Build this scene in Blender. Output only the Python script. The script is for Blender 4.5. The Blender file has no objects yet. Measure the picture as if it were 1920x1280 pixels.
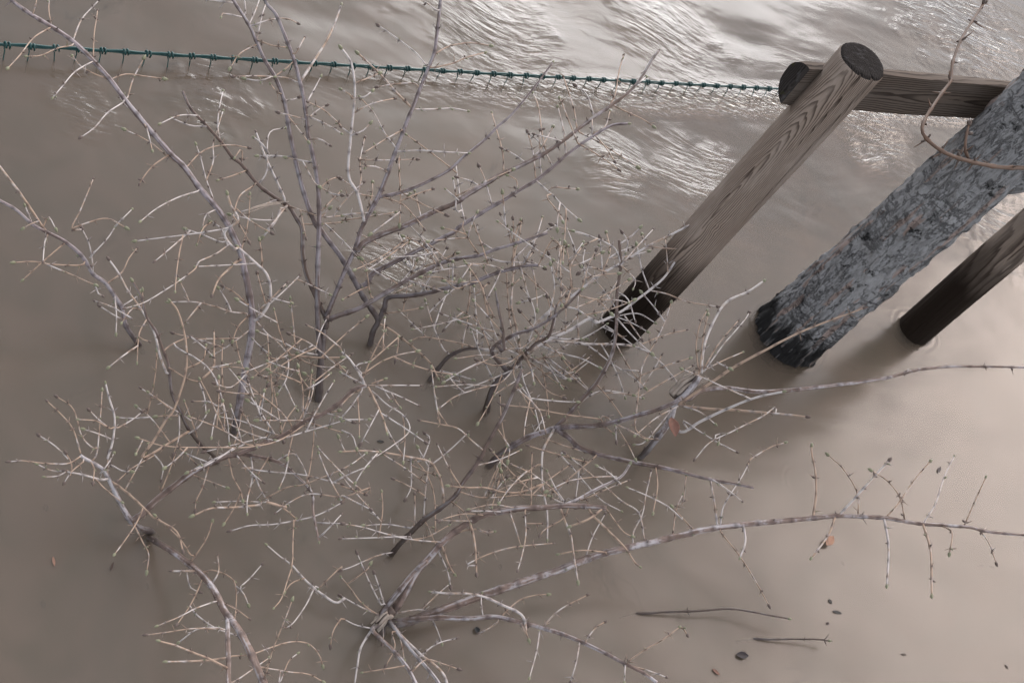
import bpy, bmesh, math, random
import numpy as np
from mathutils import Vector, Matrix, noise

random.seed(7)
S = bpy.context.scene
COL = S.collection

# ------------------------------------------------------------------ camera
F_PX, HC = 2300.0, 2.48
def _axes():
    n = np.array([-223 - 960, 2200 - 640, F_PX], float); n /= np.linalg.norm(n)
    U = np.array([-n[0], n[1], n[2]])
    x = np.array([1.0, 0, 0]) - U[0] * U; x /= np.linalg.norm(x)
    return np.array([x, np.cross(U, x), U])
ROT = _axes()
CAM = np.array([0, 0, HC])
cd = bpy.data.cameras.new('camera'); cam = bpy.data.objects.new('camera', cd); COL.objects.link(cam)
cd.sensor_width = 36; cd.lens = 36 * F_PX / 1920; cd.clip_start = 0.05; cd.clip_end = 900
M = Matrix([list(r) for r in ROT]).to_4x4(); M.translation = Vector(CAM); cam.matrix_world = M
S.camera = cam

def at(px, py, z):
    """the point of the place at height z that the photograph shows at this pixel"""
    d = ROT @ np.array([(px - 960) / F_PX, -(py - 640) / F_PX, -1.0])
    return CAM + d * (z - HC) / d[2]
def depth(p):
    return -(ROT.T @ (np.asarray(p) - CAM))[2]
def topx(p):
    c = ROT.T @ (np.asarray(p) - CAM)
    return np.array([960 + F_PX * c[0] / -c[2], 640 - F_PX * c[1] / -c[2]])

# ------------------------------------------------------------------ light
SUN_EL, SUN_AZ = math.radians(25), math.radians(73)     # azimuth measured from +x towards +y
sd = Vector((math.cos(SUN_EL) * math.cos(SUN_AZ), math.cos(SUN_EL) * math.sin(SUN_AZ), math.sin(SUN_EL)))
sl = bpy.data.lights.new('sun', 'SUN'); so = bpy.data.objects.new('sun', sl); COL.objects.link(so)
sl.energy = 0.5; sl.angle = math.radians(30); sl.color = (1.0, 0.97, 0.95)
so.rotation_euler = (-sd).to_track_quat('-Z', 'Y').to_euler()

w = bpy.data.worlds.new('World'); S.world = w; w.use_nodes = True
nt = w.node_tree; nt.nodes.clear()
def N(t, typ, **kw):
    n = t.nodes.new(typ)
    for k, v in kw.items(): setattr(n, k, v)
    return n
sky = N(nt, 'ShaderNodeTexSky', sky_type='NISHITA', sun_disc=False)
sky.sun_elevation = SUN_EL; sky.sun_rotation = math.pi / 2 - SUN_AZ
sky.dust_density = 0.3; sky.air_density = .7; sky.ozone_density = 1.5
bg = N(nt, 'ShaderNodeBackground'); out = N(nt, 'ShaderNodeOutputWorld')
tc = N(nt, 'ShaderNodeTexCoord')
# broken cloud: bright and warm towards the right of the view, bluer and thinner to the left
cn = N(nt, 'ShaderNodeTexNoise'); cn.inputs['Scale'].default_value = 3.2; cn.inputs['Detail'].default_value = 3; cn.inputs['Distortion'].default_value = .3
cr = N(nt, 'ShaderNodeMapRange', interpolation_type='SMOOTHSTEP'); cr.inputs['From Min'].default_value = .40; cr.inputs['From Max'].default_value = .62
dt = N(nt, 'ShaderNodeVectorMath', operation='DOT_PRODUCT'); dt.inputs[1].default_value = (.64, .30, .70)
gr = N(nt, 'ShaderNodeMapRange', interpolation_type='SMOOTHSTEP'); gr.inputs['From Min'].default_value = .62; gr.inputs['From Max'].default_value = 1.0
gr.inputs['To Min'].default_value = .12; gr.inputs['To Max'].default_value = 1.0
ml = N(nt, 'ShaderNodeMath', operation='MULTIPLY')
cm = N(nt, 'ShaderNodeMix', data_type='RGBA'); cm.inputs[7].default_value = (10.5, 9.7, 9.2, 1)
nt.links.new(tc.outputs['Generated'], cn.inputs['Vector']); nt.links.new(tc.outputs['Generated'], dt.inputs[0])
nt.links.new(cn.outputs['Fac'], cr.inputs['Value']); nt.links.new(dt.outputs['Value'], gr.inputs['Value'])
nt.links.new(cr.outputs[0], ml.inputs[0]); nt.links.new(gr.outputs[0], ml.inputs[1]); nt.links.new(ml.outputs[0], cm.inputs[0])
veil = N(nt, 'ShaderNodeHueSaturation'); veil.inputs['Saturation'].default_value = .34      # thin high cloud over the blue
nt.links.new(sky.outputs['Color'], veil.inputs['Color']); nt.links.new(veil.outputs[0], cm.inputs[6])
# one large bright warm cloud standing to the right
d2 = N(nt, 'ShaderNodeVectorMath', operation='DOT_PRODUCT'); d2.inputs[1].default_value = (.68, .345, .645)
nt.links.new(tc.outputs['Generated'], d2.inputs[0])
n2 = N(nt, 'ShaderNodeTexNoise'); n2.inputs['Scale'].default_value = 5.5; n2.inputs['Detail'].default_value = 4; nt.links.new(tc.outputs['Generated'], n2.inputs['Vector'])
a2 = N(nt, 'ShaderNodeMath', operation='MULTIPLY_ADD'); a2.inputs[1].default_value = .34; nt.links.new(n2.outputs['Fac'], a2.inputs[0]); nt.links.new(d2.outputs['Value'], a2.inputs[2])
g2 = N(nt, 'ShaderNodeMapRange', interpolation_type='SMOOTHSTEP'); g2.inputs['From Min'].default_value = 1.08; g2.inputs['From Max'].default_value = 1.20; nt.links.new(a2.outputs[0], g2.inputs['Value'])
c2 = N(nt, 'ShaderNodeMix', data_type='RGBA'); c2.inputs[7].default_value = (28, 24, 22, 1)
nt.links.new(g2.outputs[0], c2.inputs[0]); nt.links.new(cm.outputs[2], c2.inputs[6])
nt.links.new(c2.outputs[2], bg.inputs['Color'])
bg.inputs['Strength'].default_value = 0.13
nt.links.new(bg.outputs[0], out.inputs[0])

S.view_settings.view_transform = 'Standard'; S.view_settings.look = 'None'
S.view_settings.exposure = 1.5; S.view_settings.gamma = 1.0
S.cycles.max_bounces = 5; S.cycles.diffuse_bounces = 3; S.cycles.use_light_tree = False; S.cycles.transparent_max_bounces = 16
S.cycles.caustics_reflective = False; S.cycles.caustics_refractive = False
S.cycles.use_denoising = True; S.cycles.use_adaptive_sampling = False

# ------------------------------------------------------------------ helpers
def tag(o, label=None, cat=None, group=None, kind=None):
    if label: o['label'] = label
    if cat: o['category'] = cat
    if group: o['group'] = group
    if kind: o['kind'] = kind
    return o
def empty(name, loc, label, cat, group=None):
    o = bpy.data.objects.new(name, None); COL.objects.link(o); o.location = loc
    o.empty_display_size = .05
    return tag(o, label, cat, group)
def mesh_obj(name, verts, faces, mats, parent=None, fmat=None, smooth=True, attrs=None):
    """world-space mesh; under a parent Empty at the parent's spot"""
    off = np.zeros(3)
    q = parent
    while q is not None:
        off = off + np.array(q.location); q = q.parent
    v = np.asarray(verts, float)
    org = np.zeros(3)
    if parent is None and len(v):
        org = np.array([v[:, 0].mean(), v[:, 1].mean(), v[:, 2].min()]); v = v - org
    else:
        v = v - off
    me = bpy.data.meshes.new(name); me.from_pydata(v.tolist(), [], faces)
    for m in (mats if isinstance(mats, (list, tuple)) else [mats]): me.materials.append(m)
    if fmat is not None: me.polygons.foreach_set('material_index', fmat)
    me.polygons.foreach_set('use_smooth', [smooth] * len(me.polygons))
    for k, vals in (attrs or {}).items():
        a = me.attributes.new(k, 'FLOAT', 'POINT'); a.data.foreach_set('value', vals)
    me.update()
    o = bpy.data.objects.new(name, me); COL.objects.link(o)
    if parent: o.parent = parent
    else: o.location = org
    return o

class MB:
    """collects tubes and bits of one part"""
    def __init__(s): s.v, s.f, s.m, s.node, s.tt, s.sk = [], [], [], [], [], []
    def tube(s, pts, rad, n=6, mat=0, node=None, tt=None, cap=True):
        P = np.asarray(pts, float); k = len(P)
        T = np.gradient(P, axis=0); T /= np.linalg.norm(T, axis=1)[:, None] + 1e-12
        a = np.cross(T[0], [0.3, 0.2, 1.0]); a /= np.linalg.norm(a)
        b0 = len(s.v); A = a
        for i in range(k):
            A = A - T[i] * A.dot(T[i]); A /= np.linalg.norm(A); B = np.cross(T[i], A)
            for j in range(n):
                t = 2 * math.pi * j / n
                s.v.append(P[i] + rad[i] * (math.cos(t) * A + math.sin(t) * B))
                s.node.append(0 if node is None else node[i]); s.sk.append(.5 + .8 * noise.noise(Vector((j * 1.7 + b0 * .13, i * .09, b0 * .01))) + .25 * noise.noise(Vector((j * 3.1, i * .45, b0 * .02)))); s.tt.append(0 if tt is None else tt[i])
        for i in range(k - 1):
            for j in range(n):
                s.f.append((b0 + i * n + j, b0 + i * n + (j + 1) % n, b0 + (i + 1) * n + (j + 1) % n, b0 + (i + 1) * n + j)); s.m.append(mat)
        if cap:
            s.f.append(tuple(b0 + j for j in reversed(range(n)))); s.m.append(mat)
            s.f.append(tuple(b0 + (k - 1) * n + j for j in range(n))); s.m.append(mat)
    def cone(s, p, d, L, r, mat=1, n=4):
        d = np.asarray(d) / (np.linalg.norm(d) + 1e-9)
        s.tube([p, p + d * L * .35, p + d * L * .7, p + d * L], [r * .7, r, r * .7, r * .12], n, mat, node=[.6] * 4)
    def build(s, name, mats, parent=None, smooth=True):
        return mesh_obj(name, s.v, s.f, mats, parent, s.m, smooth, {'node': s.node, 'along': s.tt, 'streak': s.sk})

# ------------------------------------------------------------------ materials
def mat(name):
    m = bpy.data.materials.new(name); m.use_nodes = True
    t = m.node_tree; return m, t, t.nodes['Principled BSDF']
def L(t, a, b): t.links.new(a, b)
def noise_n(t, vec, scale, detail=4, rough=.55, dist=0):
    n = N(t, 'ShaderNodeTexNoise'); n.inputs['Scale'].default_value = scale; n.inputs['Detail'].default_value = detail
    n.inputs['Roughness'].default_value = rough; n.inputs['Distortion'].default_value = dist
    if vec is not None: L(t, vec, n.inputs['Vector'])
    return n.outputs['Fac']
def mapping(t, vec, scale=(1, 1, 1), rot=(0, 0, 0), loc=(0, 0, 0)):
    n = N(t, 'ShaderNodeMapping'); n.inputs['Scale'].default_value = scale; n.inputs['Rotation'].default_value = rot; n.inputs['Location'].default_value = loc
    L(t, vec, n.inputs['Vector']); return n.outputs[0]
def math_n(t, op, a, b=None, c=None):
    n = N(t, 'ShaderNodeMath', operation=op)
    for i, x in enumerate((a, b, c)):
        if x is None: continue
        if isinstance(x, (int, float)): n.inputs[i].default_value = x
        else: L(t, x, n.inputs[i])
    return n.outputs[0]
def ramp(t, fac, stops, interp='LINEAR'):
    n = N(t, 'ShaderNodeValToRGB'); e = n.color_ramp.elements; n.color_ramp.interpolation = interp
    while len(e) < len(stops): e.new(.5)
    for i, (p, c) in enumerate(stops):
        e[i].position = p; e[i].color = (c, c, c, 1) if isinstance(c, (int, float)) else (*c, 1)
    L(t, fac, n.inputs[0]); return n.outputs[0]
def mix(t, fac, a, b, blend='MIX'):
    n = N(t, 'ShaderNodeMix', data_type='RGBA', blend_type=blend)
    for s_, x in ((0, fac), (6, a), (7, b)):
        if isinstance(x, (int, float)): n.inputs[s_].default_value = x
        elif isinstance(x, tuple): n.inputs[s_].default_value = (*x, 1)
        else: L(t, x, n.inputs[s_])
    return n.outputs[2]
def sstep(t, x, a, b):
    n = N(t, 'ShaderNodeMapRange', interpolation_type='SMOOTHSTEP')
    n.inputs['From Min'].default_value = a; n.inputs['From Max'].default_value = b; L(t, x, n.inputs['Value']); return n.outputs[0]
def bump(t, h, strength, dist, normal=None):
    n = N(t, 'ShaderNodeBump'); n.inputs['Strength'].default_value = strength; n.inputs['Distance'].default_value = dist
    L(t, h, n.inputs['Height'])
    if normal: L(t, normal, n.inputs['Normal'])
    return n.outputs[0]
def wpos(t): return N(t, 'ShaderNodeNewGeometry').outputs['Position']
def sep(t, v):
    n = N(t, 'ShaderNodeSeparateXYZ'); L(t, v, n.inputs[0]); return n.outputs

def simple_mat(name, col, rough=.7, var=.25, scale=60):
    m, t, b = mat(name)
    o = N(t, 'ShaderNodeTexCoord').outputs['Object']
    f = noise_n(t, o, scale, 3)
    L(t, mix(t, f, tuple(c * (1 - var) for c in col), tuple(min(1, c * (1 + var)) for c in col)), b.inputs['Base Color'])
    b.inputs['Roughness'].default_value = rough
    return m

# --- murky river water: a glossy top and thin silty layers below it
def water_normal(t):
    p = wpos(t); x, y, z = sep(t, p)
    d = math_n(t, 'ADD', math_n(t, 'MULTIPLY', x, .35), math_n(t, 'MULTIPLY', y, .93))
    wob = noise_n(t, p, 1.1, 2)
    d2 = math_n(t, 'ADD', d, math_n(t, 'MULTIPLY', math_n(t, 'SUBTRACT', wob, .5), 1.1))
    turb = sstep(t, d2, 1.95, 3.5)
    # current: long ripples bent by eddies
    ed = N(t, 'ShaderNodeTexNoise'); ed.inputs['Scale'].default_value = 1.3; ed.inputs['Detail'].default_value = 2; L(t, p, ed.inputs['Vector'])
    off = N(t, 'ShaderNodeVectorMath', operation='MULTIPLY_ADD'); off.inputs[1].default_value = (.42, .42, 0); L(t, ed.outputs['Color'], off.inputs[0]); L(t, p, off.inputs[2])
    q = mapping(t, off.outputs[0], (2.2, 6.5, 1), (0, 0, math.radians(38)))
    big = noise_n(t, q, 1.0, 2, .4)
    q2 = mapping(t, off.outputs[0], (7, 26, 1), (0, 0, math.radians(38)))
    fine = noise_n(t, q2, 1.0, 2, .5, .2)
    patch = sstep(t, noise_n(t, p, 2.3, 2), .42, .68)
    h_t = math_n(t, 'ADD', math_n(t, 'MULTIPLY', big, 1.0), math_n(t, 'MULTIPLY', math_n(t, 'MULTIPLY', fine, patch), .30))
    # chop where the current breaks on the wire fence
    a = at(0, 100, 0); b = at(1462, 178, 0); dv = (b - a)[:2]; ln = np.linalg.norm(dv); dv /= ln
    perp = math_n(t, 'ADD', math_n(t, 'MULTIPLY', math_n(t, 'SUBTRACT', x, float(a[0])), float(-dv[1])), math_n(t, 'MULTIPLY', math_n(t, 'SUBTRACT', y, float(a[1])), float(dv[0])))
    along = math_n(t, 'ADD', math_n(t, 'MULTIPLY', math_n(t, 'SUBTRACT', x, float(a[0])), float(dv[0])), math_n(t, 'MULTIPLY', math_n(t, 'SUBTRACT', y, float(a[1])), float(dv[1])))
    band = math_n(t, 'MULTIPLY', sstep(t, math_n(t, 'ABSOLUTE', math_n(t, 'ADD', perp, .035)), .11, .015), sstep(t, along, .5, 2.1))
    q3 = mapping(t, p, (24, 60, 1), (0, 0, math.radians(60)))
    chop = math_n(t, 'MULTIPLY', math_n(t, 'MULTIPLY', noise_n(t, q3, 1, 2), band), .25)
    calm = math_n(t, 'MULTIPLY', noise_n(t, mapping(t, p, (1.6, 2.6, 1), (0, 0, .5)), 1, 2, .4), .55)
    calm = math_n(t, 'ADD', calm, math_n(t, 'MULTIPLY', noise_n(t, mapping(t, p, (6, 10, 1), (0, 0, .6)), 1, 2, .5), .035))
    h = math_n(t, 'ADD', math_n(t, 'MULTIPLY', h_t, math_n(t, 'ADD', math_n(t, 'MULTIPLY', turb, .13), .012)), math_n(t, 'ADD', chop, calm))
    # patches of small waves, each where the flow is disturbed
    pm = None
    for (cx, cy, rx) in ((390, 180, .13), (150, 185, .10), (750, 500, .13), (1640, 255, .16), (1310, 330, .16), (1870, 420, .2), (930, 50, .22), (1250, 60, .2), (1820, 60, .35), (1150, 310, .12)):
        c = at(cx, cy, 0); dn = N(t, 'ShaderNodeVectorMath', operation='DISTANCE'); L(t, p, dn.inputs[0]); dn.inputs[1].default_value = tuple(float(k_) for k_ in c)
        g = sstep(t, math_n(t, 'ADD', dn.outputs['Value'], math_n(t, 'MULTIPLY', math_n(t, 'SUBTRACT', noise_n(t, p, 9, 2), .5), rx * 2.2)), rx * 1.5, 0)
        pm = g if pm is None else math_n(t, 'MAXIMUM', pm, g)
    q4 = mapping(t, off.outputs[0], (11, 40, 1), (0, 0, math.radians(52)))
    h = math_n(t, 'ADD', h, math_n(t, 'MULTIPLY', math_n(t, 'MULTIPLY', noise_n(t, q4, 1, 3, .55, .3), pm), .19))
    # ring ripple under a dripping twig
    for (cx, cy), r0, am in (((1745, 1105), .085, .003), ((1500, 905), .05, .002)):
        c = at(cx, cy, 0)
        dx = math_n(t, 'SUBTRACT', x, float(c[0])); dy = math_n(t, 'SUBTRACT', y, float(c[1]))
        r = math_n(t, 'SQRT', math_n(t, 'ADD', math_n(t, 'MULTIPLY', dx, dx), math_n(t, 'MULTIPLY', dy, dy)))
        env = sstep(t, math_n(t, 'ABSOLUTE', math_n(t, 'SUBTRACT', r, r0)), .045, .005)
        ring = math_n(t, 'MULTIPLY', math_n(t, 'MULTIPLY', math_n(t, 'SINE', math_n(t, 'MULTIPLY', r, 330.0)), env), am)
        h = math_n(t, 'ADD', h, ring)
    for (cx, cy), R0 in (((1163, 614), .06), ((1715, 618), .06), ((1478, 628), .115)):       # collars of ripple round the timbers
        c = at(cx, cy, 0); dx = math_n(t, 'SUBTRACT', x, float(c[0])); dy = math_n(t, 'SUBTRACT', y, float(c[1]))
        r = math_n(t, 'ADD', math_n(t, 'SQRT', math_n(t, 'ADD', math_n(t, 'MULTIPLY', dx, dx), math_n(t, 'MULTIPLY', dy, dy))), math_n(t, 'MULTIPLY', noise_n(t, p, 14, 2), .02))
        h = math_n(t, 'ADD', h, math_n(t, 'MULTIPLY', math_n(t, 'MULTIPLY', math_n(t, 'SINE', math_n(t, 'MULTIPLY', r, 260.0)), sstep(t, r, R0 + .065, R0)), .007))
    return bump(t, h, 1.0, .034), turb, math_n(t, 'MAXIMUM', pm, band)

def silt_color(t, g=1.0):
    p = wpos(t)
    a = noise_n(t, p, 1.5, 5, .6, 1.2)
    f = noise_n(t, mapping(t, p, (1, 1, 0)), 5.0, 6, .62, 1.6)
    c = mix(t, a, tuple(g * k_ for k_ in (.122, .099, .077)), tuple(g * k_ for k_ in (.196, .148, .111)))
    c = mix(t, math_n(t, 'MULTIPLY', sstep(t, f, .35, .7), .55), c, tuple(g * k_ for k_ in (.112, .096, .070)))
    # thin threads of silt and dissolved bark
    hn = noise_n(t, mapping(t, p, (1, 1, 0), (0, 0, .4)), 3.1, 4, .55, 1.4)
    hl = math_n(t, 'MULTIPLY', sstep(t, math_n(t, 'ABSOLUTE', math_n(t, 'SUBTRACT', hn, .5)), .012, .002), sstep(t, noise_n(t, p, 2.6, 2), .5, .66))
    return mix(t, math_n(t, 'MULTIPLY', hl, .5), c, tuple(g * k_ for k_ in (.05, .042, .032)))
m_top, t, b = mat('muddy_water')
t.nodes.clear()
o_ = N(t, 'ShaderNodeOutputMaterial')
nrm, turb, pmask = water_normal(t)
dif = N(t, 'ShaderNodeBsdfDiffuse'); L(t, silt_color(t), dif.inputs[0])
tr = N(t, 'ShaderNodeBsdfTransparent')
body = N(t, 'ShaderNodeMixShader'); body.inputs[0].default_value = .5; L(t, tr.outputs[0], body.inputs[1]); L(t, dif.outputs[0], body.inputs[2])
gl = N(t, 'ShaderNodeBsdfGlossy'); L(t, math_n(t, 'SUBTRACT', .26, math_n(t, 'MULTIPLY', math_n(t, 'MAXIMUM', math_n(t, 'MULTIPLY', turb, .6), pmask), .18)), gl.inputs['Roughness']); L(t, nrm, gl.inputs['Normal'])
fr = N(t, 'ShaderNodeFresnel'); fr.inputs['IOR'].default_value = 1.5; L(t, nrm, fr.inputs['Normal'])
mx = N(t, 'ShaderNodeMixShader'); L(t, fr.outputs[0], mx.inputs[0]); L(t, body.outputs[0], mx.inputs[1]); L(t, gl.outputs[0], mx.inputs[2])
L(t, mx.outputs[0], o_.inputs[0])
m_silt, t, b = mat('lightened_silt'); t.nodes.clear()
o_ = N(t, 'ShaderNodeOutputMaterial'); dif = N(t, 'ShaderNodeBsdfDiffuse'); L(t, silt_color(t, 1.45), dif.inputs[0])  # silt colour lightened to make up for light the top layer blocks
tr = N(t, 'ShaderNodeBsdfTransparent'); body = N(t, 'ShaderNodeMixShader'); body.inputs[0].default_value = .55
L(t, tr.outputs[0], body.inputs[1]); L(t, dif.outputs[0], body.inputs[2]); L(t, body.outputs[0], o_.inputs[0])
m_deep, t, b = mat('lightened_deep_silt'); L(t, silt_color(t, 2.0), b.inputs['Base Color']); b.inputs['Roughness'].default_value = 1; b.inputs['Specular IOR Level'].default_value = 0  # lightened further, evening out the light lost through both layers above
v, f, fm = [], [], []
edges = [-150, -40, -12] + [-4 + .5 * k for k in range(29)] + [14, 40, 150]
for i, z in enumerate((0, -.014, -.036)):
    b0 = len(v); ne = len(edges)
    v += [(x_, y_, z) for y_ in edges for x_ in edges]
    for r_ in range(ne - 1):
        for c_ in range(ne - 1):
            f.append((b0 + r_ * ne + c_, b0 + r_ * ne + c_ + 1, b0 + (r_ + 1) * ne + c_ + 1, b0 + (r_ + 1) * ne + c_)); fm.append(0 if i == 0 else i)
wo = mesh_obj('river_water', v, f, [m_top, m_silt, m_deep], None, fm, False); tag(wo, kind='structure')

# --- weathered round timber
def timber(name, seed, tone=1.0, wet=(.10, .2), knots=(), pith=(.016, .01), ring=.0043, grain_axis='Z'):
    m, t, b = mat(name)
    o = N(t, 'ShaderNodeTexCoord').outputs['Object']
    if grain_axis == 'X': o = mapping(t, o, rot=(0, math.radians(90), 0))
    o = mapping(t, o, loc=(pith[0], pith[1], seed * 1.7))
    x, y, z = sep(t, o)
    nz = mapping(t, o, (9, 9, 2.6))
    warp = math_n(t, 'MULTIPLY', math_n(t, 'SUBTRACT', noise_n(t, nz, 1, 2, .5), .5), .024)
    warp2 = math_n(t, 'MULTIPLY', math_n(t, 'SUBTRACT', noise_n(t, mapping(t, o, (60, 60, 14)), 1, 2, .5), .5), .004)
    r = math_n(t, 'SQRT', math_n(t, 'ADD', math_n(t, 'MULTIPLY', x, x), math_n(t, 'MULTIPLY', y, y)))
    r = math_n(t, 'ADD', math_n(t, 'ADD', r, warp), warp2)
    r = math_n(t, 'ADD', r, math_n(t, 'MULTIPLY', z, .022))
    kmask = None
    for (kx, ky, kz, kr) in knots:
        dd = N(t, 'ShaderNodeVectorMath', operation='DISTANCE')
        L(t, mapping(t, o, (1, 1, .62)), dd.inputs[0]); dd.inputs[1].default_value = (kx + pith[0], ky + pith[1], (kz + seed * 1.7) * .62)
        g = math_n(t, 'POWER', 2.718, math_n(t, 'MULTIPLY', math_n(t, 'MULTIPLY', dd.outputs['Value'], dd.outputs['Value']), -1 / (kr * kr)))
        r = math_n(t, 'ADD', r, math_n(t, 'MULTIPLY', g, .024))
        k2 = sstep(t, dd.outputs['Value'], kr * .75, kr * .25)
        kmask = k2 if kmask is None else math_n(t, 'MAXIMUM', kmask, k2)
    s = math_n(t, 'FRACT', math_n(t, 'DIVIDE', r, ring))
    late = ramp(t, s, [(0, 0), (.45, .12), (.82, 1), (.93, .9), (1, 0)])
    fib = noise_n(t, mapping(t, o, (420, 420, 16)), 1, 3, .6)
    blot = noise_n(t, mapping(t, o, (16, 16, 5)), 1, 4, .6)
    early = mix(t, blot, tuple(c * tone for c in (.30, .215, .16)), tuple(c * tone for c in (.36, .31, .27)))
    early = mix(t, math_n(t, 'MULTIPLY', fib, .7), early, tuple(c * tone for c in (.10, .074, .06)))
    lm = math_n(t, 'MULTIPLY', late, sstep(t, blot, .8, .45))
    col = mix(t, math_n(t, 'MULTIPLY', lm, .85), early, tuple(c * tone for c in (.042, .029, .023)))
    if kmask is not None: col = mix(t, math_n(t, 'MULTIPLY', kmask, .8), col, (.05, .03, .022))
    if wet:
        gz = sep(t, wpos(t))[2]
        e = math_n(t, 'ADD', gz, math_n(t, 'MULTIPLY', math_n(t, 'SUBTRACT', noise_n(t, mapping(t, o, (26, 26, 4)), 1, 3), .5), .16))
        wm = sstep(t, e, wet[1], wet[0])
        col = mix(t, math_n(t, 'MULTIPLY', wm, .96), col, (.007, .005, .0045))
        br = math_n(t, 'MULTIPLY', sstep(t, e, wet[1] + .12, wet[1]), .7)
        col = mix(t, br, col, (.014, .009, .006))
        L(t, mix(t, wm, (.8,) * 3, (.55,) * 3), b.inputs['Roughness'])
    else: b.inputs['Roughness'].default_value = .85
    L(t, col, b.inputs['Base Color'])
    L(t, bump(t, math_n(t, 'ADD', math_n(t, 'MULTIPLY', late, -.4), fib), .55, .0015), b.inputs['Normal'])
    b.inputs['Specular IOR Level'].default_value = .08
    return m
m_end, t, b = mat('weathered_end_grain')
o = N(t, 'ShaderNodeTexCoord').outputs['Object']; x, y, z = sep(t, mapping(t, o, loc=(.012, -.008, 0)))
r = math_n(t, 'SQRT', math_n(t, 'ADD', math_n(t, 'MULTIPLY', x, x), math_n(t, 'MULTIPLY', y, y)))
r = math_n(t, 'ADD', r, math_n(t, 'MULTIPLY', noise_n(t, o, 25, 3), .008))
s = math_n(t, 'FRACT', math_n(t, 'DIVIDE', r, .0048))
c = mix(t, ramp(t, s, [(0, 0), (.5, 1), (1, 0)]), (.010, .008, .007), (.040, .034, .031))
c = mix(t, math_n(t, 'MULTIPLY', sstep(t, noise_n(t, mapping(t, o, (30, 90, 30)), 1, 5, .75), .52, .72), .6), c, (.10, .095, .095))
c = mix(t, sstep(t, noise_n(t, o, 17, 4, .7), .62, .7), c, (.035, .033, .014))
L(t, c, b.inputs['Base Color']); b.inputs['Roughness'].default_value = .9; b.inputs['Specular IOR Level'].default_value = .1
L(t, bump(t, math_n(t, 'ADD', s, math_n(t, 'MULTIPLY', noise_n(t, o, 220, 4), 2)), .8, .002), b.inputs['Normal'])

# --- tree bark
m_bark, t, b = mat('tree_bark')
o = N(t, 'ShaderNodeTexCoord').outputs['Object']
z = sep(t, wpos(t))[2]
n1 = noise_n(t, mapping(t, o, (14, 14, 5)), 1, 5, .62, .6)
n2 = noise_n(t, mapping(t, o, (120, 120, 45)), 1, 6, .75)
vo = N(t, 'ShaderNodeTexVoronoi', feature='DISTANCE_TO_EDGE'); vo.inputs['Scale'].default_value = 1.0
wv = N(t, 'ShaderNodeVectorMath', operation='MULTIPLY_ADD'); wv.inputs[1].default_value = (.9, .9, .9)
nn = N(t, 'ShaderNodeTexNoise'); nn.inputs['Scale'].default_value = 22; nn.inputs['Detail'].default_value = 4; L(t, o, nn.inputs['Vector'])
L(t, nn.outputs['Color'], wv.inputs[0]); L(t, mapping(t, o, (46, 46, 15)), wv.inputs[2]); L(t, wv.outputs[0], vo.inputs['Vector'])
def ridge(sc, det, wd):
    return sstep(t, math_n(t, 'ABSOLUTE', math_n(t, 'SUBTRACT', noise_n(t, mapping(t, o, sc), 1, det, .68), .5)), wd, wd * .15)
crack = math_n(t, 'MAXIMUM', math_n(t, 'MULTIPLY', math_n(t, 'MULTIPLY', ridge((5, 5, 17), 6, .028), sstep(t, noise_n(t, mapping(t, o, (8, 8, 5), loc=(3, 1, 0)), 1, 3), .46, .58)), .95), math_n(t, 'MAXIMUM', math_n(t, 'MULTIPLY', ridge((26, 26, 9), 6, .02), .8), math_n(t, 'MULTIPLY', math_n(t, 'MULTIPLY', ridge((34, 34, 9), 4, .03), sstep(t, noise_n(t, mapping(t, o, (9, 9, 6)), 1, 3), .45, .6)), .42)))
col = mix(t, n1, (.20, .197, .20), (.42, .41, .405))
col = mix(t, math_n(t, 'MULTIPLY', sstep(t, n2, .46, .66), .5), col, (.15, .14, .134))
streak = noise_n(t, mapping(t, o, (40, 40, 2.2)), 1, 2, .5)
col = mix(t, math_n(t, 'MULTIPLY', sstep(t, streak, .575, .62), .9), col, (.34, .255, .22))
col = mix(t, math_n(t, 'MULTIPLY', crack, .6), col, (.018, .016, .016))
dark = sstep(t, noise_n(t, mapping(t, o, (13, 13, 15)), 1, 9, .80), .575, .625)
col = mix(t, math_n(t, 'MULTIPLY', dark, .92), col, (.012, .012, .012))
e = math_n(t, 'ADD', z, math_n(t, 'MULTIPLY', math_n(t, 'SUBTRACT', noise_n(t, mapping(t, o, (40, 40, 4)), 1, 4, .6), .5), .34))
wet = sstep(t, e, .16, .07)
wet = math_n(t, 'MULTIPLY', wet, math_n(t, 'SUBTRACT', .97, math_n(t, 'MULTIPLY', sstep(t, streak, .55, .6), .35)))
col = mix(t, wet, col, (.007, .006, .006))
L(t, col, b.inputs['Base Color']); b.inputs['Roughness'].default_value = .8; b.inputs['Specular IOR Level'].default_value = .25
hh = math_n(t, 'ADD', math_n(t, 'MULTIPLY', crack, -1.2), math_n(t, 'ADD', math_n(t, 'MULTIPLY', n1, 1.2), math_n(t, 'MULTIPLY', n2, 1.3)))
L(t, bump(t, math_n(t, 'SUBTRACT', hh, dark), 1.0, .007), b.inputs['Normal'])

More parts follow.
